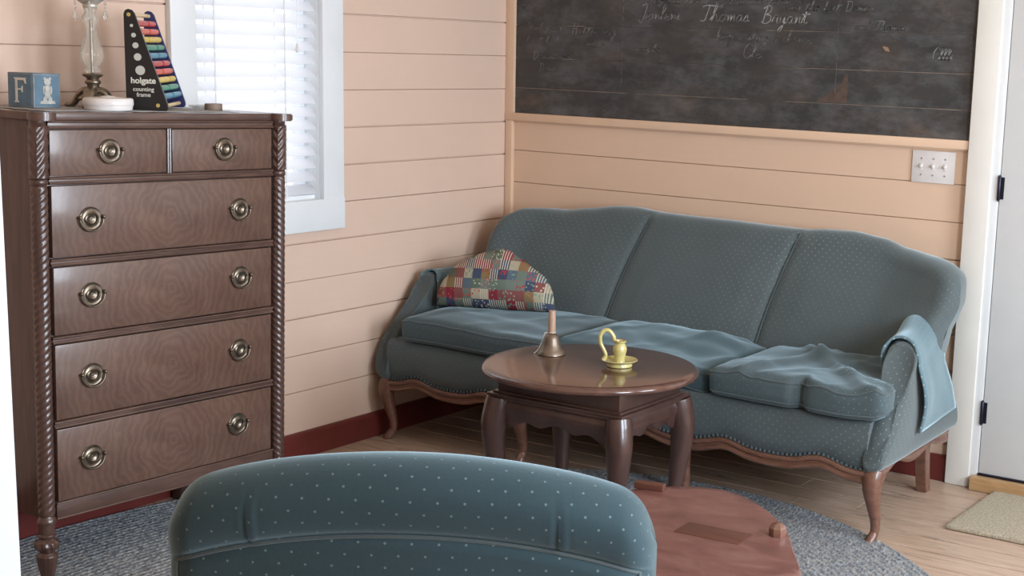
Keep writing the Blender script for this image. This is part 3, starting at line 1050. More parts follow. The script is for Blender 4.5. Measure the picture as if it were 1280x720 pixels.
# ------------------------------------------------------------------ rug and mat
mb = MB()
RC, RA, RB = Vector((1.50, -2.40)), 1.47, 1.77
nr = 58
def rugf(i, j):
    t = i / (nr * 4)
    th = 2 * PI * j / 120
    ph = (i % 4) / 4
    z = 0.0115 + 0.0045 * math.sin(PI * ph) if i < nr * 4 else 0.0
    a, b = RA * (0.12 + 0.88 * t) , RB * (0.3 + 0.7 * t)
    return (RC.x + a * math.cos(th), RC.y + b * math.sin(th), z)
mb.grid(rugf, nr * 4, 120, cv=True, cap_u=True)
tag(mb.build('braided_rug', M['rug'], angle=80), 'large oval blue grey braided rug under the chair and tables', 'rug')
mb = MB()
soft_box(mb, (2.72, -0.305, 0.0085), (0.84, 0.49, 0.017), (60, 36, 2), 0.007, 0.0, lambda q: q + Vector((0, 0, 0.0016 * noise.noise(q * 140) if q.z > 0 else 0)))
tag(mb.build('doormat', M['coir']), 'beige rectangular coir mat on the floor before the door', 'doormat')

# ------------------------------------------------------------------ the dresser
DR = thing('dresser', 'tall dark wooden chest of drawers with rope-twist columns and oval brass pulls', 'dresser', (0, -2.256, 0), (math.radians(-1.35), 0, 0))
XF = 0.48                        # drawer-front plane
CB, CT = 0.209, 1.312            # carcass bottom and underside of the top
HW = 0.43
mb = MB()
mb.box(((0.03 + XF - 0.012) / 2, 0, (CB + CT) / 2), (XF - 0.012 - 0.03, 2 * HW - 0.02, CT - CB), bevel=0.003)
mb.build('carcass', M['mahogany_upright'], DR)
# rails between the drawers, bead-moulded
mb = MB()
for z0, z1 in ((1.139, 1.160), (0.917, 0.938), (0.703, 0.724), (0.466, 0.487), (1.288, 1.312)):
    zc = (z0 + z1) / 2
    mb.box((XF - 0.006, 0, zc), (0.02, 0.80, z1 - z0), bevel=0.002)
    mb.tube([(XF + 0.004, -0.40, z0 + 0.004), (XF + 0.004, 0.40, z0 + 0.004)], 0.004, 8)
    mb.tube([(XF + 0.004, -0.40, z1 - 0.004), (XF + 0.004, 0.40, z1 - 0.004)], 0.004, 8)
mb.tube([(XF + 0.003, 0.003, 1.16), (XF + 0.003, 0.003, 1.288)], 0.004, 8)
mb.tube([(XF + 0.003, -0.005, 1.16), (XF + 0.003, -0.005, 1.288)], 0.004, 8)
mb.box((XF - 0.004, 0, 0.231), (0.022, 0.80, 0.044), bevel=0.003)
mb.tube([(XF + 0.006, -0.40, 0.2545), (XF + 0.006, 0.40, 0.2545)], 0.0035, 8)
mb.tube([(XF + 0.006, -0.40, 0.211), (XF + 0.006, 0.40, 0.211)], 0.003, 8)
mb.build('rail', M['mahogany'], DR)
mb = MB()
mb.box((0.255, 0, 1.3225), (0.47, 0.90, 0.022), bevel=0.005)
for s in (-1, 1):
    bmx = bmesh.new(); bmesh.ops.create_cone(bmx, cap_ends=True, segments=32, radius1=0.037, radius2=0.037, depth=0.022)
    bmesh.ops.bevel(bmx, geom=[e for e in bmx.edges if e.is_boundary or len(e.link_faces) == 2 and abs(e.calc_face_angle(0)) > 1], offset=0.003, segments=2, affect='EDGES')
    mb.from_bm(bmx, Matrix.Translation((XF + 0.012, s * 0.424, 1.3225)))
mb.build('dresser_top', M['mahogany'], DR)


def pull(mb, y, z, x):
    """round plate, embossed oval, bail ring and two posts; y across, z up"""
    o = Vector((x, y, z))
    def disc(prof, ry, rz, n=28):
        k = len(prof)
        def fn(i, j):
            r, h = prof[i]
            th = 2 * PI * j / n
            return o + Vector((h, ry * r * math.cos(th), rz * r * math.sin(th)))
        mb.grid(fn, k - 1, n, cv=True, cap_u=True)
    disc([(1.0, 0.0), (1.0, 0.002), (0.94, 0.0036), (0.86, 0.0024), (0.62, 0.0026), (0.56, 0.0045), (0.42, 0.0048), (0.38, 0.0065), (0.28, 0.0058), (0.22, 0.0036), (0.05, 0.0036), (0.0, 0.0042)], 0.036, 0.033)
    # bail
    pts = []
    for k in range(25):
        a = PI + PI * k / 24
        pts.append(o + Vector((0.0075 + 0.002 * math.sin(-a), 0.038 * math.cos(a), 0.002 + 0.034 * math.sin(a) - 0.002)))
    pts = [o + Vector((0.009, -0.038, 0.008))] + pts + [o + Vector((0.009, 0.038, 0.008))]
    mb.tube(pts, 0.0026, 8)
    pts = []
    for k in range(33):
        a = 2 * PI * k / 32
        pts.append(o + Vector((0.006, 0.021 * math.cos(a), 0.0145 * math.sin(a))))
    mb.tube(pts, 0.0017, 6, cap=False)
    for s in (-1, 1):
        mb.tube([o + Vector((0.001, s * 0.038, 0.004)), o + Vector((0.010, s * 0.038, 0.004)), o + Vector((0.014, s * 0.038, 0.004))], [0.005, 0.0055, 0.003], 8)


ROWS = [  # y0, y1, z0, z1, pulls (y)
    (-0.396, -0.012, 1.163, 1.286, [(-0.207, 1.2275)]), (0.010, 0.394, 1.163, 1.286, [(0.203, 1.2275)]),
    (-0.394, 0.394, 0.941, 1.136, [(-0.274, 1.0425), (0.262, 1.0425)]),
    (-0.393, 0.393, 0.727, 0.914, [(-0.274, 0.832), (0.264, 0.832)]),
    (-0.393, 0.393, 0.490, 0.700, [(-0.277, 0.604), (0.259, 0.604)]),
    (-0.393, 0.393, 0.259, 0.463, [(-0.283, 0.3685), (0.251, 0.3685)])]
for (y0, y1, z0, z1, pulls) in ROWS:
    dw = bpy.data.objects.new('drawer', None)
    mb = MB()
    mb.box((0, 0, 0), (0.022, y1 - y0, z1 - z0), bevel=0.003)
    o = mb.build('drawer', M['crotch'], DR)
    o.location = (XF - 0.006, (y0 + y1) / 2, (z0 + z1) / 2)
    for (py, pz) in pulls:
        mb = MB()
        pull(mb, 0, 0, 0)
        h = mb.build('pull', M['brass'], o, angle=60)
        h.location = (0.0112, py - (y0 + y1) / 2, pz - (z0 + z1) / 2)


def column(s):
    """engaged front column: carved cap, rope twist, base ring"""
    c = (XF - 0.002, s * 0.427, 0)
    col = MB()
    R = 0.0215
    prof = [(0.017, 0.204), (0.025, 0.206), (0.0255, 0.216), (0.021, 0.221), (0.0195, 0.226)]
    nzz = 260
    for k in range(nzz + 1):
        prof.append((R, 0.228 + (1.135 - 0.228) * k / nzz))
    prof += [(0.0195, 1.138), (0.0235, 1.141), (0.0235, 1.152), (0.021, 1.156)]
    def mod(th, z, r):
        if 0.2275 < z < 1.1355:
            e = min(1, (z - 0.2275) / 0.008, (1.1355 - z) / 0.008)
            ph = 5 * th + s * 2 * PI * 5 * z / 0.1025
            return r * (1 + e * (0.115 * abs(math.cos(ph / 2)) - 0.06))
        return r
    col.lathe(prof, c, 44, mod)
    o = col.build('column', M['mahogany_upright'], DR, angle=60)
    cap = MB()
    capz = [(0.021, 1.156)] + [(0.0245, 1.158 + 0.138 * k / 60) for k in range(61)] + [(0.021, 1.298), (0.021, 1.3125)]
    def mod2(th, z, r):
        if 1.158 <= z <= 1.2965:
            t = (z - 1.158) / 0.138
            a = th
            # three overlapping leaves around the front, veins running up and out
            q = ((a + 0.75) * 3 / (2 * PI) + 0.5) % 1.0 - 0.5
            tip = 0.5 + 0.5 * math.cos(2 * PI * (t * 4.5 - abs(q) * 2.2))
            vein = math.exp(-(q / 0.07) ** 2)
            return r + 0.0042 * tip * (1 - 1.2 * abs(q)) + 0.0035 * vein - 0.002
        return r
    cap.lathe(capz, c, 54, mod2)
    cap.build('carved_leaf', M['mahogany_upright'], o, angle=70)
    return o


def dresser_foot(s, front=True):
    c = (XF - 0.004, s * 0.427, 0)
    mb = MB()
    prof = [(0.010, 0.010), (0.0125, 0.012), (0.0135, 0.022), (0.013, 0.034), (0.017, 0.05), (0.0235, 0.075), (0.0275, 0.100), (0.028, 0.112), (0.022, 0.119), (0.0195, 0.122),
            (0.021, 0.125), (0.029, 0.131), (0.033, 0.141), (0.031, 0.152), (0.023, 0.159), (0.0195, 0.162), (0.0205, 0.165), (0.0255, 0.168), (0.0255, 0.172), (0.021, 0.175), (0.0215, 0.18), (0.0215, 0.204)]
    fine = []
    for (r0, z0), (r1, z1) in zip(prof, prof[1:]):
        for k in range(4):
            fine.append((r0 + (r1 - r0) * k / 4, z0 + (z1 - z0) * k / 4))
    fine.append(prof[-1])
    if s > 0:
        fine = [q for q in fine if q[1] > 0.0265]      # this foot stands deeper in the rug's slope
    def mod(th, z, r):
        if 0.125 < z < 0.16:
            return r * (1 + 0.06 * math.cos(9 * th + 120 * (z - 0.14)))
        if 0.03 < z < 0.117:
            return r * (1 + 0.05 * abs(math.cos(7 * th)) - 0.03)
        return r
    mb.lathe(fine, c, 48, mod)
    mb.build('foot', M['mahogany_upright'], DR, angle=60)


for s in (-1, 1):
    column(s)
    dresser_foot(s)
    mb = MB()
    mb.add([], [])
    mb.box((0.055, s * 0.395, 0.112), (0.045, 0.045, 0.204), bevel=0.004)
    mb.build('rear_leg', M['mahogany_upright'], DR)

# ------------------------------------------------------------------ things on the dresser
DT = 1.3335


def on_top(x, y):
    """height of the slightly leaning dresser top"""
    return DT * math.cos(math.radians(1.35)) - (y + 2.256) * math.sin(math.radians(1.35)) + 0.0004


mb = MB()
def lacef(i, j):
    x = 0.16 + 0.30 * i / 12
    y = -2.62 + 0.68 * j / 30
    e = 0.006 * math.sin(j * 1.9) if i in (0, 12) else 0
    return (x + e, y, on_top(x, y) + 0.0012 + 0.0006 * math.sin(i * 2.3 + j))
mb.grid(lacef, 12, 30)
ob = mb.build('lace_runner', M['lace'])
md = ob.modifiers.new('thick', 'SOLIDIFY'); md.thickness = 0.0012; md.offset = 1
tag(ob, 'thin grey lace runner lying across the dresser top', 'runner')

# alphabet block
bx, by = 0.262, -2.505
bz0 = on_top(bx, by) + 0.0025
blk = thing('alphabet_block', 'blue wooden alphabet block with a letter F, left end of the dresser top', 'toy block', (bx, by, bz0), (math.radians(-1.3), 0, math.radians(8)))
S_ = 0.096
mb = MB(); mb.box((0, 0, S_ / 2), (S_, S_, S_), bevel=0.0025)
mb.build('block_body', M['block_edge'], blk)
mb = MB()
mb.box((0, -S_ / 2 - 0.0003, S_ / 2), (S_ * 0.86, 0.0012, S_ * 0.86))
mb.build('painted_face', M['block_blue'], blk, smooth=False)
mb = MB()
mb.box((S_ / 2 + 0.0003, 0, S_ / 2), (0.0012, S_ * 0.86, S_ * 0.86))
mb.build('painted_face', M['block_blue'], blk, smooth=False)
mb = MB()
fr = ((-0.022, -S_ / 2 - 0.0008, S_ / 2 - 0.034), (1, 0, 0), (0, 0, 1), (0, -1, 0))
for poly in ([(0, 0), (0.016, 0), (0.016, 0.003), (0.0115, 0.005), (0.0115, 0.063), (0.016, 0.065), (0.016, 0.068), (0, 0.068), (0, 0.065), (0.004, 0.063), (0.004, 0.005), (0, 0.003)],
             [(0.0115, 0.0655), (0.0115, 0.061), (0.036, 0.061), (0.041, 0.052), (0.044, 0.052), (0.043, 0.068), (0.014, 0.068)],
             [(0.0115, 0.0385), (0.0115, 0.0345), (0.026, 0.0345), (0.029, 0.028), (0.031, 0.028), (0.031, 0.046), (0.029, 0.046), (0.026, 0.0385)]):
    mb.prism(poly, fr, 0.0012)
mb.build('letter', M['lettering'], blk, smooth=False)
# worn bear figure on the other face
mb = MB()
def disc2(mb, cy, cz, ry, rz, n=20, d=0.0014):
    mb.prism([(cy + ry * math.cos(2 * PI * k / n), cz + rz * math.sin(2 * PI * k / n)) for k in range(n)], ((S_ / 2 + 0.0008, 0, 0), (0, 1, 0), (0, 0, 1), (1, 0, 0)), d)
disc2(mb, 0, 0.072, 0.0115, 0.010)
disc2(mb, -0.009, 0.081, 0.0045, 0.0045); disc2(mb, 0.009, 0.081, 0.0045, 0.0045)
disc2(mb, 0, 0.046, 0.012, 0.019)
disc2(mb, -0.012, 0.05, 0.0045, 0.012); disc2(mb, 0.012, 0.05, 0.0045, 0.012)
disc2(mb, -0.009, 0.022, 0.007, 0.011); disc2(mb, 0.009, 0.022, 0.007, 0.011)
mb.prism([(-0.028, 0.012), (0.028, 0.012), (0.024, 0.02), (-0.024, 0.02)], ((S_ / 2 + 0.0008, 0, 0), (0, 1, 0), (0, 0, 1), (1, 0, 0)), 0.0012)
mb.build('bear_figure', M['block_figure'], blk, smooth=False)

# lamp
lx, ly = 0.235, -2.290
lz = on_top(lx, ly) + 0.0025
lamp = thing('table_lamp', 'glass-stemmed lamp with ornate bronze foot and hanging crystal drops on the dresser', 'lamp', (lx, ly, lz))
mb = MB()
mb.lathe([(0.012, 0.040), (0.020, 0.044), (0.026, 0.050), (0.022, 0.056), (0.016, 0.060), (0.017, 0.066), (0.022, 0.071), (0.023, 0.077), (0.017, 0.082), (0.018, 0.087), (0.027, 0.091), (0.029, 0.096), (0.026, 0.099), (0.012, 0.1)], (0, 0, 0), 28)
for k in range(4):
    a = math.radians(215 + 90 * k)
    dx, dy = math.cos(a), math.sin(a)
    path = catmull([(0.010 * dx, 0.010 * dy, 0.048), (0.030 * dx, 0.030 * dy, 0.046), (0.048 * dx, 0.048 * dy, 0.026), (0.060 * dx, 0.060 * dy, 0.010), (0.074 * dx, 0.074 * dy, 0.006), (0.080 * dx, 0.080 * dy, 0.010)], 5)
    mb.tube(path, [0.014 - 0.008 * t / (len(path) - 1) for t in range(len(path))], 9, squash=(1, 1.5))
mb.lathe([(0.001, 0.022), (0.045, 0.022), (0.048, 0.028), (0.036, 0.038), (0.018, 0.046), (0.001, 0.047)], (0, 0, 0), 28, lambda th, z, r: r * (1 + 0.06 * math.cos(8 * th)))
mb.build('lamp_base', M['pewter'], lamp, angle=60)
mb = MB()
mb.lathe([(0.010, 0.099), (0.021, 0.101), (0.024, 0.107), (0.020, 0.114), (0.019, 0.118), (0.026, 0.126), (0.0325, 0.142), (0.0335, 0.156), (0.029, 0.176), (0.021, 0.200), (0.016, 0.220), (0.0155, 0.232), (0.019, 0.240), (0.0235, 0.250), (0.024, 0.262), (0.019, 0.270), (0.016, 0.276), (0.018, 0.282), (0.0195, 0.288), (0.012, 0.290)], (0, 0, 0), 32, lambda th, z, r: r * (1 + 0.02 * math.cos(10 * th)))
mb.build('glass_stem', M['glass'], lamp, angle=60)
mb = MB(); mb.tube([(0, 0, 0.10), (0, 0, 0.2), (0, 0, 0.29)], 0.0035, 8)
mb.build('inner_rod', M['brass'], lamp)
mb = MB()
mb.lathe([(0.012, 0.287), (0.019, 0.288), (0.021, 0.292), (0.02, 0.296), (0.026, 0.300), (0.040, 0.310), (0.047, 0.325), (0.049, 0.345), (0.047, 0.35), (0.043, 0.345), (0.03, 0.315), (0.01, 0.305)], (0, 0, 0), 32)
mb.build('bowl', M['mercury'], lamp, angle=60)
mb = MB()
mb.lathe([(0.03, 0.345), (0.034, 0.36), (0.04, 0.40), (0.032, 0.46), (0.026, 0.52), (0.026, 0.54), (0.024, 0.54), (0.03, 0.46), (0.037, 0.4), (0.031, 0.36)], (0, 0, 0), 28)
mb.build('chimney', M['glass'], lamp, angle=60)
for k in range(6):
    a = math.radians(22 + 60 * k)
    px, py = 0.047 * math.cos(a), 0.047 * math.sin(a)
    mb = MB()
    mb.tube([(px, py, 0.325), (px * 1.02, py * 1.02, 0.305)], 0.0008, 6)
    for zc, r in ((0.299, 0.005), (0.287, 0.004)):
        mb.lathe([(0.0006, zc - r), (r, zc), (0.0006, zc + r)], (px, py, 0), 8)
    mb.lathe([(0.0006, 0.250), (0.0055, 0.257), (0.0068, 0.263), (0.004, 0.275), (0.0008, 0.284)], (px, py, 0), 8)
    mb.build('crystal_drop', M['crystal'], lamp, smooth=False)

# white lidded dish
dx_, dy_ = 0.400, -2.367
dz_ = on_top(dx_, dy_) + 0.0025
dish = thing('lidded_dish', 'round white lidded dish in front of the lamp on the dresser', 'dish', (dx_, dy_, dz_))
mb = MB(); mb.lathe([(0.002, 0), (0.060, 0.0), (0.064, 0.002), (0.066, 0.010), (0.066, 0.014), (0.002, 0.014)], (0, 0, 0), 48)
mb.build('dish_base', M['milk'], dish)
mb = MB(); mb.lathe([(0.067, 0.0135), (0.0685, 0.016), (0.068, 0.030), (0.064, 0.0345), (0.05, 0.0360), (0.022, 0.0365), (0.018, 0.0395), (0.006, 0.041), (0.001, 0.041)], (0, 0, 0), 48)
mb.build('lid', M['milk'], dish)

# counting frame
ax_ = Vector((0.77, 0.638, 0)).normalized()
dr_ = Vector((-0.175, 0.212, 0))
P0 = Vector((0.345, -2.262, 0))
az = on_top(0.33, -2.15) + 0.003
cf = thing('counting_frame', 'black wedge-shaped counting frame with coloured beads and white lettering on the dresser', 'abacus', (P0.x, P0.y, az))
nn = ax_.cross(Vector((0, 0, 1)))      # faces the room
if nn.dot(Vector((1, -1, 0))) < 0:
    nn = -nn
UPZ = Vector((0, 0, 1))
out = [(0, 0), (0.112, 0), (0.118, 0.008), (0.117, 0.018), (0.031, 0.278), (0.024, 0.287), (0.013, 0.290), (0.004, 0.286), (0, 0.276)]
def panel(o, t=0.009):
    mbp = MB()
    mbp.prism(out, (o, ax_, UPZ, -nn), t)
    return mbp
panel(Vector((0, 0, 0))).build('side_panel', M['black_paint'], cf, smooth=False, bevel=0.0012)
panel(dr_).build('side_panel', M['blue_paint'], cf, smooth=False, bevel=0.0012)
def spot(mbp, u, v, r, d=0.0008):
    mbp.prism([(u + r * math.cos(2 * PI * k / 24), v + r * math.sin(2 * PI * k / 24)) for k in range(24)], (nn * 0.0001, ax_, UPZ, nn), d)
mb = MB()
for u, v, r in ((0.0215, 0.243, 0.0045), (0.0265, 0.216, 0.0066), (0.031, 0.187, 0.0085), (0.036, 0.154, 0.0105), (0.042, 0.116, 0.0135)):
    mb = MB()
    spot(mb, u, v, r)
    mb.build('painted_dot', M['grey_dot'], cf, smooth=False)
for u, v in ((0.0145, 0.274), (0.0145, 0.016), (0.089, 0.016)):
    mb = MB()
    spot(mb, u, v, 0.0056)
    mb.build('dowel_end', M['yellow_dot'], cf, smooth=False)


def text_mesh(txt, size, origin, ax, ay, an, mat, parent, name, bold=0.0):
    cu = bpy.data.curves.new('lettering', 'FONT')
    cu.body = txt
    cu.size = size
    cu.extrude = 0.0004
    cu.offset = bold
    cu.align_x = 'CENTER'
    to = bpy.data.objects.new('lettering', cu)
    COL.objects.link(to)
    bpy.context.view_layer.update()
    me = bpy.data.meshes.new_from_object(to.evaluated_get(bpy.context.evaluated_depsgraph_get()))
    bpy.data.objects.remove(to)
    mt = Matrix((Vector(ax), Vector(ay), Vector(an))).transposed().to_4x4()
    mt.translation = Vector(origin)
    me.transform(mt)
    me.materials.clear()
    me.materials.append(mat)
    o = bpy.data.objects.new(name, me)
    COL.objects.link(o)
    o.parent = parent
    return o


text_mesh('holgate', 0.0240, ax_ * 0.0495 + UPZ * 0.079 + nn * 0.0006, ax_, UPZ, nn, M['lettering'], cf, 'lettering', 0.0006)
text_mesh('counting', 0.0170, ax_ * 0.0495 + UPZ * 0.0565 + nn * 0.0006, ax_, UPZ, nn, M['lettering'], cf, 'lettering', 0.0002)
text_mesh('frame', 0.0170, ax_ * 0.0495 + UPZ * 0.0405 + nn * 0.0006, ax_, UPZ, nn, M['lettering'], cf, 'lettering', 0.0002)
dn = dr_.normalized()
for u, v in ((0.0145, 0.274), (0.098, 0.013), (0.0145, 0.016)):
    mb = MB()
    mb.tube([ax_ * u + UPZ * v - nn * 0.008, ax_ * u + UPZ * v + dr_], 0.006, 12)
    mb.build('dowel', M['dowel'], cf)
cols = ['bead_red', 'bead_orange', 'bead_yellow', 'bead_green', 'bead_blue', 'bead_red', 'bead_orange', 'bead_yellow', 'bead_green', 'bead_blue']
for k, cname in enumerate(cols):
    v = 0.250 - 0.0232 * k
    u = 0.118 - (v - 0.018) * (0.087 / 0.26) - 0.011
    base = ax_ * u + UPZ * v
    mb = MB()
    mb.tube([base - nn * 0.004, base + dr_], 0.0017, 8)
    rod = mb.build('bead_rod', M['wire'], cf)
    far = (4, 5, 7, 4, 5, 4, 6, 3, 6, 5)[k]
    for q in range(10):
        t = 0.945 - q * 0.080 - (0.0 if q < far else 0.10)
        mb = MB()
        c = base + dr_ * t
        hl = dr_.length * 0.039
        rr = 0.0094
        prof = [(-1, 0.55), (-0.85, 0.80), (-0.5, 0.96), (0, 1.0), (0.5, 0.96), (0.85, 0.80), (1, 0.55)]
        mb.tube([c + dn * (hl * a) for a, _ in prof], [rr * b for _, b in prof], 12)
        mb.build('bead', M[cname], rod)

# small ring and clear dish at the right of the counting frame
rx, ry = 0.330, -1.925
rz = on_top(rx, ry) + 0.0004
mb = MB()
mb.lathe([(0.018, 0.0), (0.026, 0.0), (0.027, 0.002), (0.027, 0.020), (0.026, 0.022), (0.018, 0.022)], (0, 0, 0), 32)
mb.grid(lambda i, j: ([0.018, 0.018][i] * math.cos(2 * PI * j / 32), [0.018, 0.018][i] * math.sin(2 * PI * j / 32), [0, 0.022][i]), 1, 32, cv=True)
ob = mb.build('napkin_ring', M['tape'])
ob.location = (rx, ry, rz)
tag(ob, 'small brown ring standing by the right end of the dresser top', 'napkin ring')
mb = MB()
mb.lathe([(0.001, 0.0), (0.030, 0.0), (0.040, 0.006), (0.050, 0.012), (0.0505, 0.0135), (0.040, 0.0085), (0.029, 0.003), (0.001, 0.003)], (0, 0, 0), 36)
ob = mb.build('glass_saucer', M['crystal'])
ob.location = (0.255, -1.895, on_top(0.255, -1.895) + 0.0006)
tag(ob, 'small clear glass saucer beside the counting frame, behind the brown ring', 'saucer')

# ------------------------------------------------------------------ the sofa
SO = thing('sofa', 'three-seat teal velvet sofa with carved wooden apron and cabriole legs against the blackboard wall', 'sofa', (1.115, -0.86, 0))
SL = Vector((-1.115, 0.86, 0))       # world -> sofa local


def S(p):
    return Vector(p) + SL


# backrest: closed loft across x
crest = [(0.10, 0.835), (0.15, 0.868), (0.215, 0.886), (0.30, 0.890), (0.40, 0.892), (0.52, 0.908), (0.64, 0.926), (0.73, 0.929), (0.85, 0.919), (1.0, 0.916), (1.17, 0.915), (1.38, 0.911), (1.51, 0.909), (1.60, 0.917), (1.71, 0.920), (1.83, 0.906), (1.93, 0.880), (2.05, 0.866), (2.13, 0.855), (2.20, 0.81)]
xl_tab = [(0.25, 0.075), (0.45, 0.080), (0.63, 0.095), (0.74, 0.110), (0.86, 0.150), (0.95, 0.17)]
xr_tab = [(0.25, 2.13), (0.45, 2.13), (0.60, 2.155), (0.72, 2.20), (0.80, 2.20), (0.86, 2.17), (0.95, 2.15)]
NU, NV = 150, 44


def yfront(z):
    return -0.375 + (z - 0.40) * 0.42


def seam_x(z, k):
    t = max(0.0, (z - 0.42) / 0.5) ** 1.7
    return (0.750 + 0.108 * t, 1.430 + 0.092 * t)[k]


def backf(i, j):
    u = i / NU
    uu = 0.5 - 0.5 * math.cos(PI * u)
    uu = 0.75 * u + 0.25 * uu
    edge = min(uu, 1 - uu) * 2.05
    thick = math.sqrt(max(0.0, 1 - (1 - min(1, edge / 0.085)) ** 2.2))
    xc = 0.14 + uu * (2.165 - 0.14)
    zt = interp(crest, xc) - 0.045 * (1 - thick)
    v = j / NV
    # profile: front bottom -> front top -> crest -> rear bottom
    if v < 0.62:
        t = v / 0.62
        z = 0.30 + (zt - 0.055 - 0.30) * t
        yb = yfront(z)
        side = 0
    elif v < 0.80:
        a = (v - 0.62) / 0.18 * PI
        z = zt - 0.055 + 0.055 * math.sin(a)
        y0 = yfront(zt - 0.055)
        y1 = y0 + 0.135
        yb = (y0 + y1) / 2 - (y1 - y0) / 2 * math.cos(a)
        side = a / PI
    else:
        t = (v - 0.80) / 0.20
        z = zt - 0.055 - (zt - 0.055 - 0.27) * t
        y0 = yfront(zt - 0.055) + 0.135
        yb = y0 + (-0.075 - y0) * min(1, t * 1.2)
        side = 1
    x = interp(xl_tab, z) + uu * (interp(xr_tab, z) - interp(xl_tab, z))
    ymid = -0.16 + (z - 0.5) * 0.05
    # wings come forward a little at both ends
    wing = 0.14 * max(0.0, (uu - 0.84) / 0.16) ** 1.7 + 0.09 * max(0.0, (0.10 - uu) / 0.10) ** 1.7
    if side < 1:
        # pillowed panels between stitched channels
        d = min(abs(x - seam_x(z, 0)), abs(x - seam_x(z, 1)))
        yb += 0.017 * math.exp(-(d / 0.016) ** 2) * (1 - side)
        yb -= 0.018 * math.sin(PI * min(1, max(0, (z - 0.4) / 0.55))) * min(1, d / 0.12) * (1 - side)
    y = ymid + (yb - ymid) * thick - wing * (1 - side * 0.7 * thick)
    y += 0.004 * wob((x, z, side), 3.0, 2)
    return S((x, min(y, -0.03), z))


mb = MB()
mb.grid(backf, NU, NV, uv=True)
back = mb.build('backrest', M['velvet'], SO, angle=80)
for k in (0, 1):
    mb = MB()
    pts = []
    for q in range(30):
        z = 0.44 + (0.455 * q / 29)
        x = seam_x(z, k)
        pts.append(S((x, yfront(z) + 0.008, z)))
    mb.tube(pts, 0.0035, 8)
    mb.build('piping', M['piping'], back)

# seat base
def apron_low_edge(x):
    """bottom edge of the carved apron"""
    t = (x - 0.10) / 2.03
    seg = [0.085, 0.735, 1.445, 2.135]
    for a, b in zip(seg, seg[1:]):
        if a <= x <= b or (a == seg[0] and x < a) or (b == seg[-1] and x > b):
            q = max(0, min(1, (x - a) / (b - a)))
            return 0.196 + 0.026 * math.exp(-((q - 0.24) / 0.11) ** 2) + 0.026 * math.exp(-((q - 0.76) / 0.11) ** 2) + 0.004
    return 0.2


def seat_low(x):
    return apron_low_edge(x) + 0.040


mb = MB()
NX = 80
def seatf(i, j):
    x = 0.090 + (2.138 - 0.090) * i / NX
    zl = seat_low(x)
    prof = [(-0.16, 0.24), (-0.50, 0.24), (-0.84, zl + 0.0), (-0.866, zl + 0.006), (-0.874, zl + 0.05), (-0.875, 0.33), (-0.872, 0.385), (-0.858, 0.405), (-0.80, 0.412), (-0.50, 0.412), (-0.16, 0.412)]
    k = len(prof)
    y, z = prof[j % k]
    if 3 <= j <= 6:
        y += 0.006 * wob((x, z, 0), 5) 
    return S((x, y, z))
mb.grid(seatf, NX, 11, cv=True, uv=True, cap_u=True)
mb.build('seat_base', M['velvet'], SO, angle=70)

# carved apron with a moulded face
mb = MB()
def apronf(i, j):
    x = 0.062 + (2.168 - 0.062) * i / 120
    zl, zh = apron_low_edge(x), seat_low(x) + 0.008
    h = zh - zl
    prof = [(0.03, zl), (0.0, zl), (-0.007, zl + 0.12 * h), (-0.007, zl + 0.30 * h), (-0.001, zl + 0.40 * h), (-0.001, zl + 0.52 * h), (-0.009, zl + 0.62 * h), (-0.009, zl + 0.80 * h), (-0.002, zl + 0.98 * h), (0.03, zl + 0.98 * h)]
    dy, z = prof[j % 10]
    return S((x, -0.868 + dy, z))
mb.grid(apronf, 120, 10, cv=True, cap_u=True)
mb.build('apron', M['carved'], SO, angle=30)
for s, xx in ((1, 2.150), (-1, 0.080)):
    mb = MB()
    def sidef(i, j, xx=xx, s=s):
        y = -0.84 + 0.66 * i / 40
        q = i / 40
        zl = 0.200 + 0.030 * math.exp(-((q - 0.3) / 0.12) ** 2) + 0.022 * math.exp(-((q - 0.75) / 0.12) ** 2)
        zh = 0.262
        h = zh - zl
        prof = [(-0.03, zl), (0.0, zl), (0.006, zl + 0.2 * h), (0.0, zl + 0.4 * h), (0.007, zl + 0.7 * h), (0.0, zh), (-0.03, zh)]
        d, z = prof[j % 7]
        return S((xx + s * d, y, z))
    mb.grid(sidef, 40, 7, cv=True, cap_u=True)
    mb.build('apron', M['carved'], SO, angle=30)
# gathered braid above the apron
mb = MB()
x = 0.07
while x < 2.165:
    z = seat_low(x) + 0.010
    mb.lathe([(0.001, -0.006), (0.0055, -0.003), (0.0062, 0.001), (0.004, 0.005), (0.001, 0.007)], S((x, -0.874, z)), 6)
    x += 0.0165
o = mb.build('braid_trim', M['braid'], SO)


def cabriole(mb, top, foot_dir, h, k=1.0):
    """S-shaped leg from top (local) down to the floor, kicking towards foot_dir"""
    d = Vector((foot_dir[0], foot_dir[1], 0)).normalized()
    t = Vector(top)
    pts = [t + d * 0.0, t + d * 0.012 * k + Vector((0, 0, -0.10 * h)), t + d * 0.016 * k + Vector((0, 0, -0.24 * h)), t + d * 0.004 * k + Vector((0, 0, -0.46 * h)), t - d * 0.010 * k + Vector((0, 0, -0.68 * h)), t - d * 0.010 * k + Vector((0, 0, -0.84 * h)), t + d * 0.004 * k + Vector((0, 0, -0.93 * h)), t + d * 0.012 * k + Vector((0, 0, -0.985 * h)), t + d * 0.010 * k + Vector((0, 0, -1.0 * h))]
    rr = [0.034, 0.035, 0.031, 0.023, 0.017, 0.0145, 0.0175, 0.018, 0.013]
    P = catmull(pts, 6)
    Rr = []
    for i in range(len(rr) - 1):
        for q in range(6):
            Rr.append((rr[i] + (rr[i + 1] - rr[i]) * q / 6) * k)
    Rr.append(rr[-1] * k)
    mb.tube(P, Rr, 16)
    return P


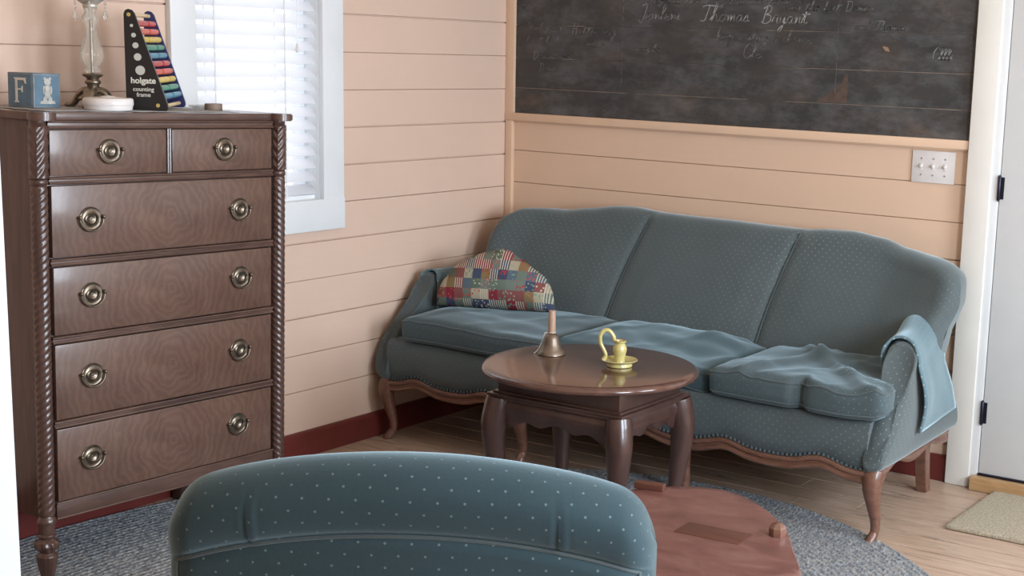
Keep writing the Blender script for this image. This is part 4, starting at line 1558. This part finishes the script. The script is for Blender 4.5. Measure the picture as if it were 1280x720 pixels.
for (x, dxy) in ((0.085, (-0.7, -0.7)), (0.735, (0.0, -1)), (1.445, (0.0, -1)), (2.160, (-0.30, -0.95))):
    mb = MB()
    cabriole(mb, S((x, -0.845, 0.245)), dxy, 0.245 if x < 0.5 or x > 2 else 0.2285)
    # carved knee leaf
    for q in (-1, 0, 1):
        a = math.atan2(dxy[1], dxy[0]) + q * 0.7
        dd = Vector((math.cos(a), math.sin(a), 0))
        b = S((x, -0.845, 0.245)) + Vector((dxy[0], dxy[1], 0)).normalized() * 0.012
        mb.tube([b + dd * 0.024 + Vector((0, 0, -0.004)), b + dd * 0.0255 + Vector((0, 0, -0.05)), b + dd * 0.019 + Vector((0, 0, -0.088))], [0.006, 0.0075, 0.003], 8)
    mb.build('leg', M['carved'], SO, angle=60)
for x in (0.14, 2.075):
    mb = MB()
    def rearf(i, j, x=x):
        t = i / 8
        z = 0.26 * (1 - t)
        w = 0.024 - 0.004 * t
        cx, cy = [(-w, -w), (w, -w), (w, w), (-w, w)][j % 4]
        return S((x + cx, -0.225 + cy + 0.045 * t * t, z))
    mb.grid(rearf, 8, 4, cv=True, cap_u=True)
    mb.build('leg', M['carved'], SO, angle=30, bevel=0.003)

# arms
def arm_loop(s):
    """cross-section outline; s=-1 left arm, s=1 right arm"""
    if s < 0:
        pts = [(0.100, 0.255), (0.102, 0.38), (0.122, 0.50), (0.136, 0.585), (0.128, 0.625), (0.098, 0.645), (0.064, 0.635), (0.050, 0.600), (0.052, 0.56), (0.040, 0.50), (0.026, 0.43), (0.024, 0.37), (0.030, 0.31), (0.050, 0.255)]
    else:
        pts = [(2.128, 0.255), (2.128, 0.38), (2.108, 0.50), (2.094, 0.575), (2.108, 0.618), (2.145, 0.634), (2.185, 0.622), (2.205, 0.585), (2.207, 0.54), (2.213, 0.48), (2.216, 0.42), (2.212, 0.37), (2.202, 0.31), (2.182, 0.255)]
    return [(p.x, p.z) for p in catmull([(a, 0, b) for a, b in pts], 4, closed=True)]


def arm_front(z):
    t = max(0.0, min(1.0, (z - 0.28) / 0.36))
    return -0.882 + 0.245 * t ** 1.25


def arm_in(y, z=0.6):
    """the arms close in towards the back"""
    return (0.03 + 0.17 * smoothstep(0.26, 0.5, z)) * max(0.0, y + 0.70)


def arm_lift(y):
    return 0.03 * smoothstep(-0.55, -0.25, y)


for s in (-1, 1):
    loop = arm_loop(s)
    k = len(loop)
    cx = sum(p[0] for p in loop) / k
    cz = sum(p[1] for p in loop) / k
    mb = MB()
    ys = 14
    def armf(i, j, loop=loop, k=k, cx=cx, cz=cz, s=s):
        x, z = loop[j % k]
        f = arm_front(z)
        if i <= 4:                       # rounded front face
            a = i / 4 * PI / 2
            r = 0.022
            ins = r * (1 - math.sin(a))
            d = Vector((cx - x, 0, cz - z))
            dl = d.length
            d = d / dl * min(ins, dl * 0.5)
            return S((x + d.x, f + r * (1 - math.cos(a)) - 0.004, z + d.z))
        t = (i - 4) / (ys - 4)
        y = f + 0.022 + (-0.16 - f - 0.022) * t
        x -= arm_in(y, z) * s
        zz = z + (arm_lift(y) if z > 0.5 else 0)
        return S((x, y, zz))
    mb.grid(armf, ys, k, cv=True, uv=True, cap_u=True, uvref=8, capax=(0, 2))
    mb.build('arm', M['velvet'], SO, angle=70)

# seat cushions
def cushion(c, size, seed, fold=0.012, sag=0.0, rot=0.0, dz=0.0, extra=None, mat='velvet_plain'):
    mb = MB()
    hz = size[2] / 2
    def deform(q):
        p = q.copy()
        top = q.z > 0
        n1 = wob((q.x, q.y, 0.2 if top else 0), 3.2, seed)
        n2 = wob((q.x * 0.8 + q.y * 0.9, q.y - q.x * 0.5, 0), 8.0, seed + 3)
        ed = min(1, min(size[0] / 2 - abs(q.x), size[1] / 2 - abs(q.y)) / 0.08)
        if top:
            p.z += fold * (1.2 * n1 + 0.55 * n2) * (0.35 + 0.65 * max(0, ed)) - sag * max(0, ed)
            p.z += 0.010 * math.exp(-(((q.x - 0.6 * q.y + seed * 0.01) % 0.26 - 0.13) / 0.02) ** 2) * (0.4 + n1)
        else:
            p.z = max(p.z, -hz)
        p.y += 0.010 * n1 * (1 if q.y < 0 else 0.4)
        p.x += 0.008 * n2
        if extra:
            p = extra(p, q)
        return p
    R = Matrix.Rotation(rot, 3, 'Z')
    shp = soft_box(mb, S((c[0], c[1], c[2] + hz)), size, (44, 34, 9), 0.030, 0.016, deform, R)
    o = mb.build('seat_cushion', M[mat], SO, angle=85)
    for zz in (0.78, -0.72):
        pts = []
        hx, hy = size[0] / 2, size[1] / 2
        ring = []
        st = 26
        for a in range(st):
            ring.append((-hx + 2 * hx * a / st, -hy))
        for a in range(st):
            ring.append((hx, -hy + 2 * hy * a / st))
        for a in range(st):
            ring.append((hx - 2 * hx * a / st, hy))
        for a in range(st):
            ring.append((-hx, hy - 2 * hy * a / st))
        for (a, b) in ring:
            pts.append(shp(Vector((a, b, zz * hz))))
        pts.append(pts[0].copy())
        mb2 = MB()
        mb2.tube(pts, 0.0042, 7, cap=False)
        mb2.build('piping', M['piping'], o)
    return o


def left_extra(p, q):
    return p


cushion((0.520, -0.625, 0.413), (0.70, 0.53, 0.095), 1.0, 0.014, mat='velvet_seat')


def mid_extra(p, q):
    # shoved back and humped towards the backrest
    p.z += 0.022 * math.exp(-((q.y - 0.1) / 0.12) ** 2) * math.exp(-((q.x + 0.05) / 0.3) ** 2)
    p.z -= 0.022 * smoothstep(0.12, 0.36, q.x)
    return p


cushion((1.205, -0.605, 0.413), (0.655, 0.50, 0.092), 5.0, 0.020, extra=mid_extra)


def right_extra(p, q):
    # flattened seat, lip rolled at the front right corner, deep diagonal folds
    if q.z > 0:
        p.z -= 0.022 * math.exp(-((q.x - 0.02) / 0.16) ** 2 - ((q.y + 0.02) / 0.14) ** 2)
        p.z += 0.020 * math.exp(-(((q.x + 0.9 * q.y) - 0.05) / 0.028) ** 2)
        p.z += 0.016 * math.exp(-(((q.x - 0.25 * q.y) + 0.13) / 0.03) ** 2)
        p.z += 0.018 * math.exp(-((q.y - 0.16) / 0.06) ** 2) * smoothstep(-0.3, 0.0, q.x)
        for c0, k0, w0, h0 in ((-0.16, -0.55, 0.020, 0.012), (0.02, -0.42, 0.018, 0.012), (0.17, -0.30, 0.022, 0.013)):
            p.z += h0 * math.exp(-((q.y + 0.10 - c0 - k0 * (q.x - 0.1)) / w0) ** 2) * smoothstep(-0.05, 0.12, q.x)
    fr = smoothstep(-0.10, -0.24, q.y)
    p.y -= 0.016 * math.exp(-((q.x - 0.17) / 0.1) ** 2) * fr
    p.y += 0.038 * math.exp(-((q.x - 0.035) / 0.024) ** 2) * fr
    p.x += 0.018 * smoothstep(0.22, 0.31, q.x) * fr * (1 if q.z > -0.02 else 0.3)
    p.z += 0.012 * smoothstep(0.20, 0.31, q.x) * fr * (1 if q.z > 0 else 0.4)
    return p


cushion((1.860, -0.625, 0.413), (0.625, 0.54, 0.096), 9.0, 0.014, extra=right_extra, mat='velvet_seat')

# arm covers (loose cloths over the arms)
def arm_cover(s, name, label, j0, j1, ya, yb, hang):
    loop = arm_loop(s)
    k = len(loop)
    cx = sum(p[0] for p in loop) / k
    cz = sum(p[1] for p in loop) / k
    # arc-length walk from inner side over the top to the outer side
    pts = [Vector((loop[q % k][0], 0, loop[q % k][1])) for q in range(j0, j1 + 1)]
    nu_, nv_ = len(pts) - 1, 16
    mb = MB()
    def fn(i, j):
        p = pts[i]
        d = (p - Vector((cx, 0, cz)))
        d.normalize()
        t = j / nv_
        f = max(arm_front(p.z) + 0.012, ya + 0.05 * (0.64 - p.z)) if True else ya
        y = f + (yb - f) * t
        lift = arm_lift(y) if p.z > 0.5 else 0
        off = 0.011 + 0.006 * wob((p.x, y, p.z), 9, 4) + hang * max(0, 0.60 - p.z) * (1 if i > nu_ / 2 else 0)
        return (p.x + d.x * off - arm_in(y, p.z) * s, y + 0.004 * wob((p.z, y, 0), 12, 1), p.z + lift + max(0, d.z) * off)
    mb.grid(fn, nu_, nv_, uv=True)
    o = mb.build(name, M['velvet_cover'], angle=80)
    md = o.modifiers.new('thick', 'SOLIDIFY'); md.thickness = 0.006; md.offset = 1
    tag(o, label, 'arm cover')
    return o


arm_cover(1, 'arm_cover', 'light blue cloth draped over the right arm of the sofa', 5, 46, -0.66, -0.22, 0.12)
arm_cover(-1, 'arm_cover', 'blue cloth cover folded over the left arm of the sofa behind the patchwork pillow', 4, 31, -0.645, -0.24, 0.0)

# patchwork pillow
mb = MB()
W_, H_ = 0.485, 0.208
def pil(i, j):
    u = i / 40 * 2 - 1
    w = j / 28
    th = 2 * PI * w
    # half-dome outline: flat bottom, rounded top
    ht = H_ * (max(0.0, 1 - abs(u) ** 2.3) ** 0.62) * (0.95 + 0.04 * math.cos(u * 2.4 + 0.6) + 0.035 * math.sin(u * 6.5 + 1.6) + 0.012 * math.sin(u * 17))
    hh = 0.025 + ht
    tk = 0.075 * max(0.0, 1 - abs(u) ** 3) ** 0.5
    z = hh / 2 * (1 - math.cos(th))
    # superellipse thickness
    y = tk * math.sin(th) * (0.8 + 0.4 * (1 - z / (hh + 1e-6)))
    x = u * W_ / 2
    q = Vector((x, y, z))
    q.z += 0.012 * wob(q, 9, 3) * (z / H_)
    q.y += 0.010 * wob(q, 11, 6)
    return q
P = [[Vector(pil(i, j)) for j in range(29)] for i in range(41)]
vs = [P[i][j] for i in range(41) for j in range(28)]
fs, us = [], []
for i in range(40):
    for j in range(28):
        q = [(i, j), (i + 1, j), (i + 1, j + 1), (i, j + 1)]
        fs.append([a * 28 + b % 28 for a, b in q])
        us.append([(P[a][b].x + (0.6 if j < 14 else 0), P[a][b].z) for a, b in q])
mb.add(vs, fs, us)
ob = mb.build('patchwork_pillow', M['patch'], angle=85)
ob.location = (0.400, -0.586, 0.528)
ob.rotation_euler = (math.radians(-14), 0, math.radians(22))
tag(ob, 'floppy patchwork pillow of red, green and cream squares on the sofa', 'pillow')

# ------------------------------------------------------------------ oval coffee table
CT_ = Vector((1.350, -1.305, 0.0))
tb = thing('coffee_table', 'dark cherry coffee table with oval top on a rectangular base with cabriole legs', 'table', CT_)
TZ = 0.56
mb = MB()
def topf(i, j):
    prof = [(0.0, TZ), (0.60, TZ), (0.93, TZ), (0.962, TZ - 0.001), (0.985, TZ - 0.005), (0.998, TZ - 0.011), (1.0, TZ - 0.015), (0.992, TZ - 0.021), (0.965, TZ - 0.024), (0.0, TZ - 0.024)]
    r, z = prof[i]
    th = 2 * PI * j / 96
    return (0.352 * r * math.cos(th), 0.340 * r * math.sin(th), z)
mb.grid(topf, 9, 96, cv=True)
mb.build('table_top', M['cherry'], tb, angle=40)
BX, BY = 0.232, 0.180
mb = MB()
mb.box((0, 0, 0.501), (2 * BX, 2 * BY, 0.070), bevel=0.003)
for zc, e, hh in ((0.4625, 0.026, 0.010), (0.452, 0.020, 0.010), (0.470, 0.012, 0.008)):
    mb.box((0, 0, zc), (2 * (BX + e), 2 * (BY + e), hh), bevel=0.004)
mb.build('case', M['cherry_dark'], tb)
# skirt: rounded pulvinated frieze with scalloped lower edge
for axis in range(4):
    mb = MB()
    Lh = (BX if axis % 2 == 0 else BY)
    dist = (BY if axis % 2 == 0 else BX)
    rotm = Matrix.Rotation(axis * PI / 2, 3, 'Z')
    def sk(i, j, Lh=Lh, dist=dist, rotm=rotm):
        q = i / 48 * 2 - 1
        x = q * Lh
        a = abs(q)
        low = 0.385 - 0.012 * math.exp(-((a - 0.30) / 0.13) ** 2) - 0.026 * math.exp(-((a - 0.78) / 0.16) ** 2) + 0.006 * math.exp(-(a / 0.1) ** 2)
        prof = [(0.0, 0.45), (0.012, 0.447), (0.020, 0.432), (0.021, 0.415), (0.014, 0.400), (0.006, low), (-0.012, low), (-0.012, 0.45)]
        d, z = prof[j % 8]
        return rotm @ Vector((x, -(dist - 0.006 + d), z))
    mb.grid(sk, 48, 8, cv=True, cap_u=True)
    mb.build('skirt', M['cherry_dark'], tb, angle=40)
for sx in (-1, 1):
    for sy in (-1, 1):
        mb = MB()
        d = Vector((sx, sy, 0)).normalized()
        t = Vector((sx * (BX - 0.004), sy * (BY - 0.004), 0.452))
        h = 0.435
        pts = [t, t + d * 0.006 + Vector((0, 0, -0.03)), t + d * 0.017 + Vector((0, 0, -0.085)), t + d * 0.016 + Vector((0, 0, -0.15)), t + d * 0.006 + Vector((0, 0, -0.24)), t - d * 0.004 + Vector((0, 0, -0.33)), t + d * 0.004 + Vector((0, 0, -0.39)), t + d * 0.022 + Vector((0, 0, -0.42)), t + d * 0.022 + Vector((0, 0, -0.4355))]
        rr = [0.040, 0.043, 0.042, 0.036, 0.0285, 0.0215, 0.021, 0.031, 0.022]
        Pp = catmull(pts, 6)
        Rr = []
        for i in range(len(rr) - 1):
            for q in range(6):
                Rr.append(rr[i] + (rr[i + 1] - rr[i]) * q / 6)
        Rr.append(rr[-1])
        mb.tube(Pp, Rr, 20)
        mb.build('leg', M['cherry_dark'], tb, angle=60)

# hand bell
bell = thing('hand_bell', 'bronze hand bell with wooden handle and string on the coffee table', 'bell', (1.165, -1.262, TZ + 0.0005))
mb = MB()
mb.lathe([(0.044, 0.0), (0.0465, 0.001), (0.0455, 0.006), (0.0405, 0.013), (0.034, 0.024), (0.0285, 0.038), (0.0255, 0.052), (0.0225, 0.061), (0.016, 0.068), (0.009, 0.071), (0.001, 0.072)], (0, 0, 0), 40, cap=False)
mb.lathe([(0.044, 0.0), (0.037, 0.013), (0.026, 0.036), (0.018, 0.060), (0.001, 0.066)], (0, 0, 0), 40, cap=False)
mb.build('bell_body', M['bell'], bell, angle=60)
mb = MB()
mb.lathe([(0.001, 0.070), (0.0125, 0.071), (0.0125, 0.075), (0.0122, 0.10), (0.0118, 0.142), (0.0112, 0.146), (0.001, 0.147)], (0, 0, 0), 24)
mb.build('bell_handle', M['bell_handle'], bell)
mb = MB()
lv = Vector((-0.84, -0.53, 0))
ring = [Vector((0.0128 * math.cos(a * PI / 8), 0.0128 * math.sin(a * PI / 8), 0.073 + 0.001 * math.sin(a))) for a in range(17)]
mb.tube(ring, 0.0012, 6)
pp = catmull([lv * 0.013 + Vector((0, 0, 0.073)), lv * 0.024 + Vector((0, 0, 0.066)), lv * 0.030 + Vector((0, 0, 0.048)), lv * 0.040 + Vector((0, 0, 0.022)), lv * 0.050 + Vector((0, 0, 0.008)), lv * 0.058 + Vector((0, 0, 0.0018))], 6)
mb.tube(pp, 0.0014, 6)
pp = catmull([lv * 0.013 + Vector((0, 0, 0.073)), lv * 0.026 + Vector((0.004, 0, 0.072)), lv * 0.030 + Vector((0.006, 0.002, 0.070))], 4)
mb.tube(pp, 0.0012, 6)
mb.build('string', M['string'], bell)
# chamberstick
cs = thing('chamberstick', 'yellow glazed pottery candle holder with looped handle on the coffee table', 'candle holder', (1.437, -1.268, TZ + 0.0005))
mb = MB()
mb.lathe([(0.001, 0.002), (0.036, 0.0), (0.041, 0.001), (0.042, 0.006), (0.040, 0.0105), (0.045, 0.0125), (0.054, 0.017), (0.0585, 0.021), (0.0575, 0.0225), (0.048, 0.0185), (0.034, 0.0148), (0.001, 0.014)], (0, 0, 0), 48, cap=False)
mb.build('saucer', M['pottery'], cs, angle=60)
mb = MB()
mb.lathe([(0.0175, 0.013), (0.0165, 0.022), (0.0185, 0.036), (0.0225, 0.05), (0.0225, 0.060), (0.0175, 0.070), (0.0155, 0.074), (0.0205, 0.0795), (0.0205, 0.083), (0.0165, 0.083), (0.013, 0.074), (0.013, 0.045), (0.001, 0.044)], (0, 0, 0), 36, cap=False)
cup = mb.build('candle_cup', M['pottery'], cs, angle=60)
mb = MB(); mb.lathe([(0.0205, 0.0822), (0.0195, 0.0840), (0.017, 0.0838), (0.0162, 0.0825)], (0, 0, 0), 36, cap=False)
mb.build('rim', M['rust'], cup)
mb = MB()
hp = catmull([lv * 0.0165 + Vector((0, 0, 0.078)), lv * 0.022 + Vector((0, 0, 0.098)), lv * 0.036 + Vector((0, 0, 0.114)), lv * 0.053 + Vector((0, 0, 0.113)), lv * 0.0635 + Vector((0, 0, 0.096)), lv * 0.062 + Vector((0, 0, 0.072)), lv * 0.051 + Vector((0, 0, 0.050)), lv * 0.045 + Vector((0, 0, 0.034)), lv * 0.050 + Vector((0, 0, 0.022)), lv * 0.054 + Vector((0, 0, 0.019))], 7)
mb.tube(hp, 0.0062, 12, squash=(1, 1.15))
mb.build('handle', M['pottery'], cs, angle=80)

# ------------------------------------------------------------------ low reddish table at the right of the chair
LT = thing('low_table', 'low reddish wooden table with rounded end and a raised peg, beside the armchair', 'table', (2.20, -2.15, 0))
LZ = 0.40
outl = catmull([(1.905, -1.915, 0), (1.965, -1.835, 0), (2.055, -1.775, 0), (2.155, -1.775, 0), (2.275, -1.845, 0), (2.395, -1.965, 0), (2.485, -2.10, 0), (2.550, -2.20, 0), (2.556, -2.235, 0), (2.535, -2.265, 0), (2.42, -2.37, 0), (2.25, -2.46, 0), (2.06, -2.42, 0), (1.92, -2.27, 0), (1.87, -2.08, 0)], 6, closed=True)
outl = [Vector((p.x - 2.20, p.y + 2.15)) for p in outl]
mb = MB()
k_ = len(outl)
def ltf(i, j):
    prof = [(0.0, LZ), (0.92, LZ), (0.985, LZ), (0.997, LZ - 0.003), (1.0, LZ - 0.008), (1.0, LZ - 0.018), (0.99, LZ - 0.022), (0.0, LZ - 0.022)]
    r, z = prof[i]
    p = outl[j % k_]
    return (p.x * r, p.y * r, z)
mb.grid(ltf, 7, k_, cv=True)
mb.build('table_top', M['redwood'], LT, angle=40)
mb = MB()
c0 = Vector((2.262, -2.098)); 
mb.box((c0.x - 2.20, c0.y + 2.15, LZ + 0.0003), (0.175, 0.085, 0.0022), Matrix.Rotation(math.radians(4), 3, 'Z'), bevel=0.0008)
mb.build('inlay', M['redwood_inlay'], LT)
mb = MB()
mb.box((1.945 - 2.20, -1.885 + 2.15, LZ + 0.009), (0.082, 0.028, 0.018), Matrix.Rotation(math.radians(12), 3, 'Z'), bevel=0.003)
mb.build('stop_block', M['redwood_inlay'], LT)
mb = MB()
kz = [(0.002, LZ), (0.021, LZ + 0.0), (0.023, LZ + 0.006), (0.022, LZ + 0.020), (0.017, LZ + 0.026), (0.010, LZ + 0.031), (0.002, LZ + 0.033)]
mb.lathe(kz, (2.395 - 2.20, -2.015 + 2.15, 0), 8)
mb.build('peg', M['carved'], LT, angle=25)
mb = MB()
for (ax0, ay0, bx0, by0) in ((-0.2, 0.12, 0.2, 0.0), (-0.2, -0.15, 0.22, -0.12), (-0.2, 0.12, -0.2, -0.15), (0.2, 0.0, 0.22, -0.12)):
    a, b = Vector((ax0, ay0, LZ - 0.042)), Vector((bx0, by0, LZ - 0.042))
    ang = math.atan2((b - a).y, (b - a).x)
    mb.box((a + b) / 2, ((b - a).length, 0.02, 0.042), Matrix.Rotation(ang, 3, 'Z'), bevel=0.002)
mb.build('apron', M['redwood'], LT)
for (x, y) in ((-0.2, 0.12), (0.2, 0.0), (-0.2, -0.15), (0.22, -0.12)):
    mb = MB()
    mb.lathe([(0.012, 0.017), (0.015, 0.02), (0.017, 0.05), (0.013, 0.07), (0.019, 0.12), (0.022, 0.2), (0.017, 0.27), (0.022, 0.29), (0.022, LZ - 0.022)], (x, y, 0), 18)
    mb.build('leg', M['redwood'], LT, angle=50)

# ------------------------------------------------------------------ armchair in the foreground
ACH = math.radians(32.2)
AC = thing('armchair', 'teal dotted velvet armchair in the foreground seen from behind its rolled back', 'armchair', (2.447, -3.422, 0.0), (0, 0, ACH))
CW = 0.392
NU2, NV2 = 110, 60
cprof = catmull([(0.02, 0, 0.24), (-0.006, 0, 0.50), (-0.020, 0, 0.74), (-0.024, 0, 0.785), (-0.016, 0, 0.803), (-0.029, 0, 0.817), (-0.040, 0, 0.845), (-0.039, 0, 0.875), (-0.018, 0, 0.903), (0.020, 0, 0.919), (0.062, 0, 0.915), (0.098, 0, 0.892), (0.118, 0, 0.85), (0.128, 0, 0.80), (0.150, 0, 0.60), (0.165, 0, 0.42), (0.165, 0, 0.24)], 5)
# densify for smooth seam
def chair_pt(u, q):
    t = q * (len(cprof) - 1)
    i = min(len(cprof) - 2, int(t))
    p = cprof[i].lerp(cprof[i + 1], t - i)
    y, z = p.x, p.z
    a = abs(u)
    rim = math.sqrt(max(0.0, 1 - max(0.0, (a - 0.84) / 0.16) ** 2.4))
    drop = 0.062 * a ** 2 + 0.012 * a ** 6
    wz = smoothstep(0.45, 0.78, z)
    ym = 0.055
    y2 = ym + (y - ym) * (0.04 + 0.96 * rim)
    z2 = z - drop * wz - 0.050 * (1 - rim) * smoothstep(0.80, 0.93, z)
    # wraps gently forward at both sides
    y2 += 0.030 * a ** 2.2
    x = CW * u * (1.0 - 0.02 * smoothstep(0.5, 0.25, z))
    if z > 0.78:
        x *= 1 - 0.035 * smoothstep(0.86, 0.94, z)
    # gathered pleats beside the seam
    g = math.exp(-((a - 0.60) / 0.03) ** 2) * smoothstep(0.93, 0.82, z) * smoothstep(0.795, 0.82, z)
    y2 += 0.007 * g * math.sin(u * 150)
    y2 += 0.003 * wob((x, y, z), 6, 5)
    return Vector((x, y2, z2))


mb = MB()
def chf(i, j):
    s = i / NU2 * 2 - 1
    u = 0.72 * s + 0.28 * math.sin(s * PI / 2)
    return chair_pt(u, j / NV2)
mb.grid(chf, NU2, NV2, uv=True)
cback = mb.build('backrest', M['velvet_chair'], AC, angle=85)
mb = MB()
qs = (4 * 5) / (len(cprof) - 1)
pts = [chair_pt(-0.93 + 1.86 * k / 60, qs) + Vector((0, -0.001, -0.002)) for k in range(61)]
mb.tube(pts, 0.0032, 8)
mb.build('piping', M['piping'], cback)
for s in (-1, 1):
    mb = MB()
    pts = [chair_pt(s * 0.93, q * qs / 20) + Vector((0, -0.002, 0)) for q in range(2, 21)]
    mb.tube(pts, 0.0032, 8)
    mb.build('piping', M['piping'], cback)
mb = MB()
soft_box(mb, (0, 0.40, 0.315), (0.70, 0.62, 0.15), (20, 18, 6), 0.03, 0.0)
mb.build('seat_base', M['velvet_chair'], AC, angle=80)
mb = MB()
soft_box(mb, (0, 0.435, 0.45), (0.53, 0.54, 0.12), (20, 18, 6), 0.035, 0.02)
mb.build('seat_cushion', M['velvet_chair'], AC, angle=80)
for s in (-1, 1):
    mb = MB()
    loop = catmull([(0.27, 0, 0.25), (0.272, 0, 0.45), (0.272, 0, 0.56), (0.29, 0, 0.60), (0.33, 0, 0.615), (0.365, 0, 0.59), (0.362, 0, 0.54), (0.355, 0, 0.40), (0.35, 0, 0.25)], 4, closed=True)
    kk = len(loop)
    mb.grid(lambda i, j, loop=loop, kk=kk, s=s: (s * loop[j % kk].x, 0.13 + 0.46 * i / 8 + 0.06 * (0.62 - loop[j % kk].z) * (i / 8), loop[j % kk].z - 0.02 * (i / 8)), 8, kk, cv=True, uv=True, cap_u=True)
    mb.build('arm', M['velvet_chair'], AC, angle=60)
    mb = MB()
    cabriole(mb, (s * 0.31, 0.655, 0.262), (s * 0.7, 0.7), 0.245)
    mb.build('leg', M['carved'], AC, angle=60)
    mb = MB()
    mb.tube([(s * 0.30, 0.13, 0.262), (s * 0.30, 0.11, 0.12), (s * 0.30, 0.07, 0.017)], [0.024, 0.022, 0.018], 4)
    mb.build('leg', M['carved'], AC, angle=30)
